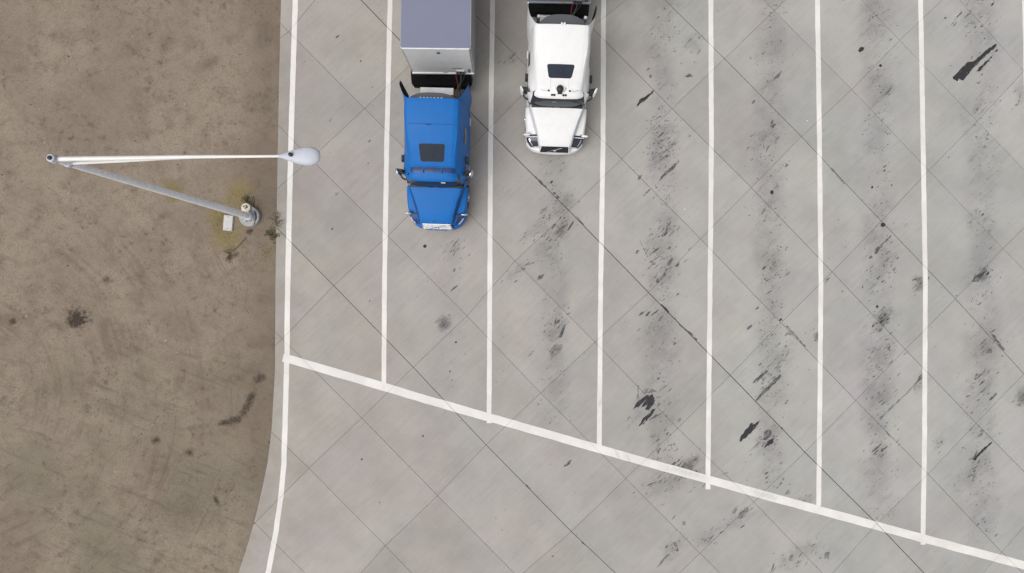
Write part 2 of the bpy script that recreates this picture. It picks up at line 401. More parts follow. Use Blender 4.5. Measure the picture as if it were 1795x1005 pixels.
def slab(quad, ha, hb):
    q = inset(quad, [hb[0], ha[1], hb[1], ha[0]])
    xmin, ymin, ymax = min(p.x for p in q), min(p.y for p in q), max(p.y for p in q)
    pieces = [q]
    if xmin < max(edge_x(ymin), edge_x(ymax)) + .5:
        pieces = []
        for (x0, y0), (x1, y1) in zip(EDGE, EDGE[1:]):
            c = clip(clip(q, Vector((0, y0)), Vector((0, -1))), Vector((0, y1)), Vector((0, 1))) if y0 > ymin and y1 < ymax else []
            if len(c) > 2:
                t = Vector((x1-x0, y1-y0)); c = clip(c, Vector((x0, y0)), Vector((-t.y, t.x)).normalized())
            if len(c) > 2: pieces.append(c)
    if not pieces: return
    bm = bmesh.new()
    for c in pieces:
        if abs(sum(c[k].x*c[(k+1)%len(c)].y - c[(k+1)%len(c)].x*c[k].y for k in range(len(c)))) < .02: continue
        bm.faces.new([bm.verts.new((p.x, p.y, 0)) for p in c])
    if not bm.faces: bm.free(); return
    bmesh.ops.remove_doubles(bm, verts=bm.verts, dist=.002)
    for f in bm.faces:
        if f.normal.z < 0: f.normal_flip()
    r = bmesh.ops.extrude_face_region(bm, geom=list(bm.faces))
    up = [v for v in r['geom'] if isinstance(v, bmesh.types.BMVert)]
    for v in bm.verts:
        if v not in set(up): v.co.z = -.15
    bmesh.ops.recalc_face_normals(bm, faces=bm.faces)
    dz = rs.uniform(-.0012, .0012)
    c0 = sum((p for p in q), Vector((0, 0)))/4
    for v in bm.verts: v.co.x -= c0.x; v.co.y -= c0.y
    me = bpy.data.meshes.new('concrete_slab'); bm.to_mesh(me); bm.free(); me.materials.append(MATS['concrete'])
    o = link('concrete_slab', me, pavement); o.location = (c0.x, c0.y, dz)
    SLABS.append(inset(quad, [.45*hb[0], .45*ha[1], .45*hb[1], .45*ha[0]]))
for i in range(-7, 22):
    for j in range(-6, 15):
        quad = [gridpt(i, j), gridpt(i, j+1), gridpt(i+1, j+1), gridpt(i+1, j)]
        cx = sum(p.x for p in quad)/4; cy = sum(p.y for p in quad)/4
        if not (-16 < cx < 27.5 and abs(cy) < 17.5): continue
        area = sum(quad[k].x*quad[(k+1)%4].y - quad[(k+1)%4].x*quad[k].y for k in range(4))
        ha = [gapA.get(i, .0065), gapA.get(i+1, .0065)]; hb = [.006, .006]
        if area < 0: quad = [quad[0], quad[3], quad[2], quad[1]]
        else: ha, hb = hb, ha
        slab(quad, ha, hb)

# painted lines, cut at the joints
def strip(name, pts, w, z=.004):
    pts = [Vector(gp(*p)) for p in pts]
    # resample and make the hand-sprayed edge slightly uneven
    R = [pts[0]]
    for a, b in zip(pts, pts[1:]):
        n = max(1, int((b-a).length/.35)); R += [a.lerp(b, k/n) for k in range(1, n+1)]
    Ls, Rs = [], []
    for k, p in enumerate(R):
        t = (R[min(k+1, len(R)-1)] - R[max(k-1, 0)]).normalized(); nr = Vector((-t.y, t.x))
        Ls.append(p + nr*(w/2 + rs.uniform(-.008, .008))); Rs.append(p - nr*(w/2 + rs.uniform(-.008, .008)))
    vs, fs = [], []
    for k in range(len(R)-1):
        q = [Rs[k], Rs[k+1], Ls[k+1], Ls[k]]
        c = (q[0]+q[2])/2
        for sp in SLABS:
            if abs(sp[0].x - c.x) > 7 or abs(sp[0].y - c.y) > 7: continue
            p = q
            for m in range(4):
                t = sp[(m+1)%4] - sp[m]; p = clip(p, sp[m], Vector((-t.y, t.x)).normalized())
                if len(p) < 3: break
            if len(p) >= 3:
                fs.append(tuple(range(len(vs), len(vs)+len(p)))); vs += [(v.x, v.y, z) for v in p]
    return mesh(name, vs, fs, MATS['line_paint'], pavement)
strip('edge_line', [(524,-200),(517.7,0),(510,250),(504.4,500),(503,623),(499.5,750),(497.6,813),(492.6,870),(484,930),(471,1000),(458,1045),(435,1105)], .225)
strip('stop_line', [(496,627.5),(510,630.5),(640,668.5),(761,704.5),(900,744),(1120,807),(1350,871),(1570,931),(1795,991),(2000,1046)], .35, .0052)
for pts in ([(689,-200),(684,0),(678,250),(674,500),(673,674)], [(867,-200),(863.6,0),(860,250),(858.6,500),(857.3,742)],
            [(1059,-200),(1058,0),(1057,250),(1053,500),(1050.4,783)], [(1245,-200),(1246,0),(1247,250),(1244.7,500),(1242,750),(1241,858)],
            [(1430,-200),(1432.7,0),(1436.5,250),(1439,500),(1436.5,750),(1435,887)], [(1611,-200),(1613.7,0),(1618,250),(1622,500),(1620.8,750),(1617.7,955)],
            [(1791,-200),(1796,0),(1801,250),(1806,500),(1806,995)]):
    strip('bay_line', pts, .205)

# ------------------------------------------------------------------ stains
zc = [0]
def nextz():
    zc[0] += 1; return .0024 + .0010*((zc[0]*0.61803) % 1)
ring = [(math.cos(2*math.pi*k/16), math.sin(2*math.pi*k/16), 0) for k in range(16)]
unit = {}
for mname in ('stain_dark', 'stain_soft', 'stain_soil', 'stain_soil_soft'):
    me = bpy.data.meshes.new(mname); me.from_pydata(ring, [], [tuple(range(16))]); me.materials.append(MATS[mname]); unit[mname] = me
CLUSTERS = []
def soft(px, py, l, w, ang, mat='stain_soft', name='oil_stain', parent=pavement, z=None):
    if parent is pavement: CLUSTERS.append((px, py, l, w, ang, mat))
    x, y = gp(px, py); o = link(name, unit[mat], parent)
    o.location = (x, y, nextz() if z is None else z); o.scale = (l/41.3*.75, w/41.3*.75, 1); o.rotation_euler = (0, 0, math.radians(ang))
def poly(ox, oy, sc, pts, mat='oil_black', name='oil_stain'):
    P = [Vector(gp(ox + u/sc, oy + v/sc)) for u, v in pts]
    Q = []
    for k, p in enumerate(P):                       # ragged outline
        q = P[(k+1) % len(P)]; n = max(1, int((q-p).length/.09)); nr = Vector((-(q-p).y, (q-p).x)).normalized()
        Q += [p.lerp(q, m/n) + nr*(rs.uniform(-.022, .022) if m else 0) for m in range(n)]
    c = sum(Q, Vector((0, 0)))/len(Q); z = nextz()
    mesh(name, [(p.x-c.x, p.y-c.y, 0) for p in Q], [tuple(range(len(Q)))], MATS[mat.replace('oil', 'smear')], pavement, loc=(c.x, c.y, z))
T = 3.989
for o, v, m in (
  ((1345,0), [(1295,540),(1400,435),(1440,430),(1540,345),(1605,305),(1600,325),(1500,415),(1430,490),(1370,565),(1340,550),(1330,572),(1300,555)], 'oil_black'),
  ((1345,0), [(1460,500),(1490,465),(1585,380),(1530,450),(1485,500)], 'oil_black'),
  ((1345,0), [(30,572),(60,530),(105,490),(75,545)], 'oil_mid'), ((1345,0), [(1300,147),(1360,80),(1368,88),(1312,142)], 'oil_mid'),
  ((1345,0), [(635,355),(650,330),(680,335),(670,355),(645,368)], 'oil_black'), ((1345,0), [(778,462),(790,448),(805,458),(795,472)], 'oil_black'),
  ((1345,0), [(25,890),(45,865),(65,868),(45,895)], 'oil_mid'), ((1345,0), [(22,860),(35,838),(45,850),(32,868)], 'oil_mid'),
  ((900,0), [(862,748),(880,700),(930,670),(985,630),(975,650),(925,700)], 'oil_black'),
  ((900,0), [(1190,535),(1235,515),(1255,535),(1220,545)], 'oil_mid'), ((900,0), [(948,540),(955,522),(970,530),(960,547)], 'oil_mid'),
  ((900,0), [(1005,960),(1040,925),(1055,930),(1020,965)], 'oil_mid'),
  ((900,250), [(1015,275),(1030,240),(1065,200),(1160,120),(1120,190),(1060,235)], 'oil_mid'),
  ((900,250), [(868,265),(875,230),(900,225),(887,255)], 'oil_mid'), ((900,250), [(903,377),(950,323),(956,331),(917,372)], 'oil_mid'),
  ((900,250), [(32,700),(60,665),(105,635),(75,670)], 'oil_grey'), ((900,250), [(175,510),(200,460),(240,445),(225,475)], 'oil_grey'),
  ((900,250), [(1030,655),(1060,620),(1080,590),(1075,640),(1050,660)], 'oil_mid'), ((900,250), [(850,775),(865,752),(885,755),(870,780)], 'oil_mid'),
  ((900,250), [(880,672),(895,710),(925,760),(945,800),(935,805),(905,745)], 'oil_grey'), ((900,250), [(990,980),(1040,930),(1085,880),(1055,935),(1010,975)], 'oil_mid'),
  ((900,250), [(1735,890),(1750,868),(1770,860),(1755,888)], 'oil_mid'), ((900,250), [(160,970),(180,930),(220,918),(200,950)], 'oil_mid'),
  ((900,500), [(278,285),(295,255),(330,235),(320,258)], 'oil_mid'), ((900,500), [(875,215),(890,190),(925,180),(905,205)], 'oil_mid'),
  ((900,500), [(920,217),(940,185),(962,185),(938,217)], 'oil_mid'), ((900,500), [(958,215),(1000,175),(1022,168),(1000,195)], 'oil_mid'),
  ((900,500), [(100,500),(130,460),(150,458),(120,490)], 'oil_grey'),
  ((900,750), [(350,275),(380,235),(410,222),(395,255),(372,268)], 'oil_mid'), ((900,750), [(1110,800),(1135,800),(1160,865),(1140,850)], 'oil_grey'),
  ((900,750), [(1525,600),(1550,555),(1572,545),(1550,598)], 'oil_grey'), ((900,750), [(1565,640),(1580,595),(1640,555),(1645,575),(1605,635)], 'oil_grey'),
  ((900,750), [(1180,680),(1180,655),(1200,650),(1205,682)], 'oil_grey'), ((900,750), [(470,795),(490,800),(505,825),(485,815)], 'oil_mid'),
  ((1345,250), [(745,775),(755,745),(820,690),(865,645),(865,660),(800,730),(765,770)], 'oil_mid'),
  ((1345,250), [(1430,975),(1450,930),(1500,910),(1540,895),(1500,940),(1480,975)], 'oil_mid'), ((1345,250), [(1528,925),(1545,900),(1553,912),(1540,930)], 'oil_black'),
  ((1345,250), [(18,350),(25,335),(42,335),(45,355),(32,368)], 'oil_black'), ((1345,250), [(792,585),(795,565),(815,560),(830,575),(810,592)], 'oil_black'),
  ((1345,250), [(398,985),(415,955),(440,940),(415,980)], 'oil_mid'), ((1345,250), [(120,172),(130,152),(150,148),(140,168)], 'oil_mid'),
  ((1345,500), [(0,722),(60,650),(98,628),(60,680),(10,732)], 'oil_mid'), ((1345,500), [(758,155),(765,138),(780,148),(768,162)], 'oil_black'),
  ((1345,500), [(1535,480),(1540,440),(1565,440),(1570,475)], 'oil_grey'), ((1345,500), [(1445,660),(1460,630),(1520,610),(1480,650)], 'oil_grey'),
  ((1345,500), [(1048,668),(1060,640),(1088,600),(1088,655),(1065,665)], 'oil_mid'), ((1345,500), [(780,930),(900,820),(1060,660),(1068,668),(900,835),(790,945)], 'oil_grey'),
  ((1345,750), [(1435,222),(1460,200),(1510,145),(1575,95),(1530,150),(1470,205),(1455,232)], 'oil_black'),
  ((1345,750), [(725,175),(750,145),(805,105),(770,150)], 'oil_mid'), ((1345,750), [(790,165),(800,145),(822,138),(805,168)], 'oil_mid'),
  ((1345,750), [(1460,80),(1480,50),(1515,12),(1500,55)], 'oil_grey'), ((1345,750), [(155,930),(160,890),(182,885),(175,935)], 'oil_grey'),
  ((1345,750), [(395,915),(405,870),(440,868),(430,918)], 'oil_grey'), ((1345,750), [(120,470),(135,440),(165,435),(150,470)], 'oil_grey'),
  ((900,500), [(1030,130),(1045,140),(1090,188),(1082,196),(1035,145)], 'oil_black'), ((900,500), [(1120,225),(1180,285),(1240,330),(1290,385),(1280,388),(1225,335),(1170,292)], 'oil_mid'),
  ((900,250), [(145,235),(160,238),(235,312),(225,318),(185,285)], 'oil_mid'), ((900,250), [(270,345),(295,350),(325,385),(310,395)], 'oil_mid'), ((900,250), [(430,510),(440,512),(495,575),(485,575)], 'oil_mid'),
  ((900,750), [(80,395),(95,398),(120,425),(108,428)], 'oil_mid'), ((1345,500), [(125,285),(140,285),(210,360),(270,430),(262,432),(190,352)], 'oil_mid'),
  ((1345,250), [(430,175),(455,180),(545,290),(530,290),(470,215)], 'oil_grey'), ((1345,500), [(1560,340),(1590,350),(1665,455),(1650,460),(1600,395)], 'oil_mid'), ((1345,750), [(820,20),(840,30),(870,75),(850,60)], 'oil_mid'),
  ((450,0), [(720,432),(725,422),(740,428),(730,438)], 'oil_mid'), ((450,0), [(550,268),(560,250),(580,245),(570,265)], 'oil_mid'),
  ((450,0), [(500,850),(515,832),(528,828),(515,850)], 'oil_grey'), ((450,0), [(775,995),(790,978),(800,980),(788,1000)], 'oil_mid'),
  ((450,250), [(1162,725),(1172,712),(1190,720),(1185,735),(1170,738)], 'oil_black'), ((450,250), [(1370,900),(1378,880),(1392,878),(1385,905)], 'oil_mid'),
  ((450,250), [(545,380),(555,355),(580,345),(565,370)], 'oil_grey'), ((450,250), [(518,612),(525,598),(538,595),(530,612)], 'oil_mid'),
  ((450,500), [(1350,48),(1375,15),(1410,-5),(1385,25)], 'oil_mid'), ((450,500), [(1385,402),(1392,390),(1402,398),(1394,408)], 'oil_black'),
  ((450,750), [(727,222),(735,212),(743,221),(735,229)], 'oil_black'), ((450,750), [(1155,60),(1163,50),(1171,59),(1163,67)], 'oil_black')):
    poly(o[0], o[1], T, v, m)
for v, m in (([(625,675),(630,650),(680,585),(695,592),(720,575),(700,610),(660,650)], 'oil_black'), ([(732,665),(745,622),(772,618),(775,642),(750,665)], 'oil_mid'),
             ([(738,705),(755,672),(785,655),(782,677)], 'oil_black'), ([(128,524),(150,490),(200,455),(208,462),(165,505)], 'oil_black'), ([(170,512),(195,470),(222,452),(232,475),(205,500)], 'oil_black'), ([(186,525),(205,495),(234,478),(226,500),(205,526)], 'oil_black'), ([(165,450),(180,432),(215,425),(240,440),(205,448)], 'oil_grey'), ([(150,470),(152,410),(158,412),(158,468)], 'oil_grey'), ([(240,440),(262,425),(300,405),(270,428)], 'oil_grey'),
             ([(158,604),(172,572),(205,540),(198,565)], 'oil_black'), ([(175,598),(195,560),(222,522),(236,520),(222,545)], 'oil_black'), ([(196,582),(212,565),(240,545),(228,562)], 'oil_mid'), ([(205,580),(235,548),(262,540),(235,562)], 'oil_mid'),
             ([(685,403),(700,380),(750,340),(757,347),(700,402)], 'oil_mid'), ([(700,480),(730,440),(813,360),(822,370),(740,450),(705,487)], 'oil_mid'),
             ([(665,720),(700,685),(730,665),(705,695)], 'oil_grey')):
    poly(1060, 520, 2.645, v, m)
for s in ((985,400,46,24,52,'stain_dark'),(1133,712,80,40,40,'stain_soft'),(1190,825,120,52,-12,'stain_soft'),(1160,850,90,50,20,'stain_soft'),(1210,812,44,24,40,'stain_dark'),
          (1300,905,90,34,35,'stain_soft'),(1370,630,90,34,45,'stain_soft'),(1345,770,70,36,45,'stain_soft'),(1410,880,50,20,20,'stain_soft'),
          (1432,588,26,16,80,'stain_dark'),(1610,497,34,26,60,'stain_dark'),(1612,668,60,16,75,'stain_soft'),(1730,612,60,34,45,'stain_soft'),(1793,698,50,30,80,'stain_dark'),
          (1790,165,50,24,80,'stain_soft'),(778,567,36,26,60,'stain_dark'),(796,440,46,30,50,'stain_soft'),(970,580,60,40,60,'stain_soft'),(972,615,40,24,50,'stain_dark'),
          (1165,270,70,40,45,'stain_soft'),(1160,250,90,44,60,'stain_soft'),(1160,420,100,44,60,'stain_soft'),(1165,480,80,44,50,'stain_soft'),(1215,75,50,36,40,'stain_soft'),
          (1150,570,80,40,45,'stain_soft'),(1340,245,80,44,60,'stain_soft'),(1355,470,90,36,60,'stain_soft'),(1552,460,100,44,60,'stain_soft'),(1548,560,60,30,55,'stain_dark'),
          (1548,620,90,46,60,'stain_soft'),(1550,690,70,36,60,'stain_soft'),(1545,790,60,36,45,'stain_soft'),(1722,480,40,24,40,'stain_dark'),(1720,670,90,50,50,'stain_soft'),
          (1710,820,90,36,50,'stain_soft'),(1645,780,44,24,60,'stain_soft'),(1555,160,40,22,50,'stain_soft'),(1715,185,40,16,60,'stain_soft'),(990,360,60,36,50,'stain_soft'),
          (960,430,80,40,60,'stain_soft'),(1395,975,110,40,30,'stain_soft'),(1180,960,70,34,60,'stain_soft'),(1240,945,60,28,40,'stain_soft'),(895,105,34,22,20,'stain_soft'),
          (1700,30,60,40,40,'stain_soft'),(905,475,60,20,45,'stain_soft'),(940,400,70,26,45,'stain_soft')):
    soft(*s)
for s in ((135,558,52,46,10,'stain_soil'),(134,557,40,38,40,'stain_soil'),(137,562,34,30,70,'stain_soil'),(186,490,18,16,0,'stain_soil'),(453,665,26,20,30,'stain_soil'),(440,697,34,16,60,'stain_soil'),(434,712,34,16,60,'stain_soil'),(425,726,34,18,45,'stain_soil'),(409,738,40,16,15,'stain_soil'),(391,742,30,12,10,'stain_soil'),(340,750,70,16,8,'stain_soil_soft'),
          (273,772,22,18,0,'stain_soil'),(330,793,22,14,-40,'stain_soil'),(378,878,26,10,-65,'stain_soil'),(405,440,30,18,-60,'stain_soil_soft'),(150,960,110,26,-25,'stain_soil_soft'),
          (180,715,120,26,-28,'stain_soil_soft'),(330,900,160,90,10,'stain_soil_soft'),(60,600,60,24,80,'stain_soil_soft'),(250,490,60,18,-60,'stain_soil_soft'),(290,80,50,30,20,'stain_soil_soft'),
          (225,85,60,40,30,'stain_soil_soft'),(110,60,50,30,20,'stain_soil_soft'),(370,110,44,26,40,'stain_soil_soft'),(40,120,40,24,0,'stain_soil_soft'),(330,215,50,22,50,'stain_soil_soft'),
          (465,60,60,40,80,'stain_soil_soft'),(470,180,70,34,85,'stain_soil_soft'),(75,690,80,20,85,'stain_soil_soft'),(110,505,26,16,40,'stain_soil_soft'),(20,565,22,14,30,'stain_soil'),(430,655,120,30,30,'stain_soil_soft')):
    soft(*s, name='damp_patch', parent=ground, z=.02)
for n, (o,) in enumerate([(x,) for x in bpy.data.objects if x.name.startswith('damp_patch')]): o.location.z = -.034 + .0005*n

for q in ((1082,797,26,7,-62),(1100,802,26,7,-62),(1190,825,80,14,-16),(1230,838,50,14,-16),(1340,868,60,12,-16),(1052,705,22,8,70),(1051,735,22,7,70)):
    soft(*q, 'stain_soft', 'tyre_scuff', z=.0066); CLUSTERS.pop()
# oil freckles along the bays: far too many to count
vs, fs, mi = [], [], []
def fleck(x, y, l, w, ang, m):
    n = 6; z = .0022 + rs.random()*.0011; k0 = len(vs); ca, sa = math.cos(ang), math.sin(ang)
    for k in range(n):
        t = 2*math.pi*k/n; r = rs.uniform(.7, 1.2); u, v = l*math.cos(t)*r, w*math.sin(t)*r
        vs.append((x+u*ca-v*sa, y+u*sa+v*ca, z))
    fs.append(tuple(range(k0, k0+n))); mi.append(m)
def stopY(x): return -.2797*x - 6.15
for bx, dens in ((793,160),(972,520),(1165,1050),(1352,950),(1545,850),(1722,700)):
    x0 = gp(bx, 0)[0]; n = 0
    while n < dens:
        y = rs.uniform(-13, 13)
        if y < stopY(x0) + .6: continue
        cl = mn.noise((x0*.7, y*.85, 3)) + .5*mn.noise((x0, y*2.1, 7))
        if rs.random() > .25 + 1.1*max(0, cl): continue
        x = x0 + rs.gauss(0, .36) + .18*mn.noise((y*.4, bx, 0)); s = min(.07, .0115*math.exp(rs.gauss(0, .55)))
        if rs.random() < .04: s *= 2.0
        fleck(x, y, s*rs.uniform(1, 3.0), s, math.radians(rs.gauss(43, 10)), 0 if rs.random() < .07 else (1 if rs.random() < .35 else 2)); n += 1
for px, py, l, w, ang, mat in CLUSTERS:             # strokes of tyre-smeared oil inside every soft stain
    cx, cy = gp(px, py); a = math.radians(ang); ca, sa = math.cos(a), math.sin(a)
    for k in range(int(l*w/(115 if mat == 'stain_soft' else 90))):
        u, v = rs.gauss(0, l/41.3*.28), rs.gauss(0, w/41.3*.28); q = .022*math.exp(rs.gauss(0, .5))
        fleck(cx+u*ca-v*sa, cy+u*sa+v*ca, q*rs.uniform(1.5, 5), q*.7, math.radians(rs.gauss(46, 12)), 4 if rs.random() < .72 else 3)
for k in range(420):
    x, y = rs.uniform(-9.3, 22), rs.uniform(-13, 13); s = .011*math.exp(rs.gauss(0, .5))
    if x < -3 and y < stopY(x) and rs.random() < .75: continue
    fleck(x, y, s*rs.uniform(1, 2.0), s, math.radians(rs.gauss(43, 14)), 0 if rs.random() < .2 else (1 if rs.random() < .4 else 2))
o = mesh('oil_freckles', vs, fs, [MATS['oil_black'], MATS['oil_mid'], MATS['oil_grey'], MATS['smear_mid'], MATS['smear_grey']], pavement); o['kind'] = 'stuff'
for p, m in zip(o.data.polygons, mi): p.material_index = m
# scattered pale chips of paint or stone on the slabs
mb = MB()
for px, py in ((1120,358),(893,493),(1415,212),(1200,367),(868,492),(1680,143),(1160,640),(1490,96)):
    x, y = gp(px, py); mb.box((x, y, .012), (rs.uniform(.03,.06), rs.uniform(.03,.05), .02), rs.uniform(0, 3), .006)
o = mb.build('stone_chips', MATS['pebble_light'], pavement); o['kind'] = 'stuff'

# gravel on the verge
vs, fs, mi = [], [], []
for k in range(17000):
    x, y = rs.uniform(-25, -9.6), rs.uniform(-15, 15)
    if x > edge_x(y) - .03: continue
    if rs.random() > .45 + 1.0*mn.noise((x*.4, y*.4, 2)) + .3*mn.noise((x*1.5, y*1.5, 5)): continue
    s = min(.055, .010*math.exp(rs.gauss(0, .5))); z = -.055 + .014*mn.noise((x*.5, y*.5, 1)) + .008*mn.noise((x*1.7, y*1.7, 4)) + .005*mn.noise((x*5, y*5, 9))
    n0 = len(vs); a = rs.uniform(0, 6.28)
    for m in range(5):
        t = a + 1.2566*m; r = s*rs.uniform(.7, 1.3); vs.append((x+r*math.cos(t), y+r*math.sin(t), z-.004))
    vs.append((x+rs.uniform(-.3,.3)*s, y+rs.uniform(-.3,.3)*s, z + s*rs.uniform(.5, .9)))
    c = rs.random(); mm = 1 if c < .045 else (2 if c < .42 else 0)
    for m in range(5): fs.append((n0+m, n0+(m+1)%5, n0+5)); mi.append(mm)
o = mesh('gravel', vs, fs, [MATS['pebble'], MATS['pebble_light'], MATS['pebble_dark']], None)
for p, m in zip(o.data.polygons, mi): p.material_index = m
tag(o, 'small loose stones strewn over the brown dirt verge', None, None, 'stuff')

# ------------------------------------------------------------------ trucks
class Surf:
    """half body: stations (y, [(x,z)...]); smooth along y, straight between section points"""
    def __init__(s, st): s.st = st; s.ys = [a[0] for a in st]; s.n = len(st[0][1])
    def sec(s, y):
        Y = s.ys; y = min(max(y, Y[0]), Y[-1]); k = 0
        while k < len(Y)-2 and y > Y[k+1]: k += 1
        t = (y-Y[k])/(Y[k+1]-Y[k]); g = lambda i: s.st[min(max(i, 0), len(Y)-1)][1]
        return [tuple(cr(g(k-1)[m][c], g(k)[m][c], g(k+1)[m][c], g(k+2)[m][c], t) for c in (0, 1)) for m in range(s.n)]
    def pt(s, y, q, side=1):
        S_ = s.sec(y); k = min(int(q), s.n-2); t = q-k
        return Vector((side*lerp(S_[k][0], S_[k+1][0], t), y, lerp(S_[k][1], S_[k+1][1], t)))
    def off(s, y, q, side, d):
        p = s.pt(y, q, side); e = .02
        a = s.pt(y+e, q, side) - s.pt(y-e, q, side); b = s.pt(y, min(q+.05, s.n-1), side) - s.pt(y, max(q-.05, 0), side)
        n = a.cross(b); n.normalize()
        if n.z*1.0 + n.x*side*1.0 < 0: n = -n
        return p + n*d
    def at_x(s, y, x):
        S_ = s.sec(y); ax = abs(x)
        for k in range(s.n-1):
            if S_[k][0] <= ax <= S_[k+1][0]+1e-6: return lerp(S_[k][1], S_[k+1][1], (ax-S_[k][0])/max(1e-6, S_[k+1][0]-S_[k][0]))
        return S_[-1][1]
    def patch(s, y0, y1, q0, q1, side, d, ny=8, nq=6, f=None):
        return [[s.off(lerp(y0, y1, i/ny), lerp(q0, q1, j/nq), side, d) for j in range(nq+1)] for i in range(ny+1)]
    def disc(s, outline, d, rings=8):
        outline = [(lerp(p[0], q[0], k/6), lerp(p[1], q[1], k/6)) for p, q in zip(outline, outline[1:]+outline[:1]) for k in range(6)]
        cx = sum(p[0] for p in outline)/len(outline); cy = sum(p[1] for p in outline)/len(outline); P = []
        for r in range(rings+1):
            t = max(.02, r/rings); row = [(lerp(cx, x, t), lerp(cy, y, t)) for x, y in outline]; P.append([Vector((x, y, s.at_x(y, x)+d)) for x, y in row + row[:1]])
        return P
def round_quad(pts, r=.12, n=5):
    o = []
    for k in range(4):
        p, a, b = Vector(pts[k]), Vector(pts[k-1]), Vector(pts[(k+1)%4]); u, v = (a-p).normalized()*r, (b-p).normalized()*r
        for m in range(n+1):
            t = m/n; o.append(tuple((p+u)*(1-t)**2 + p*2*t*(1-t) + (p+v)*t*t))
    return o

def wheel(parent, x, y, r=.52, w=.30, chrome=True):
    s = 1 if x > 0 else -1
    M = Matrix.Translation((x, y, r)) @ Matrix.Rotation(math.pi/2*s, 4, 'Y')
    mb = MB(); mb.lathe([(r*.58, -w/2), (r*.9, -w/2), (r*.985, -w*.38), (r, -w*.2), (r, w*.2), (r*.985, w*.38), (r*.9, w/2), (r*.6, w/2), (r*.56, w*.3)], 28, M)
    t = mb.build('wheel', MATS['dark_rubber'], parent, True)
    mb = MB(); mb.lathe([(r*.57, w*.30), (r*.56, w*.42), (r*.45, w*.25), (r*.32, w*.30), (r*.3, w*.48), (r*.16, w*.52), (r*.15, w*.62), (.01, w*.64)], 20, M)
    for k in range(10):
        a = k*.6283; c = M @ Vector((r*.38*math.cos(a), r*.38*math.sin(a), w*.42)); mb.box(c, (.09, .035, .035))
    mb.build('rim', MATS['chrome' if chrome else 'aluminium'], t, True)

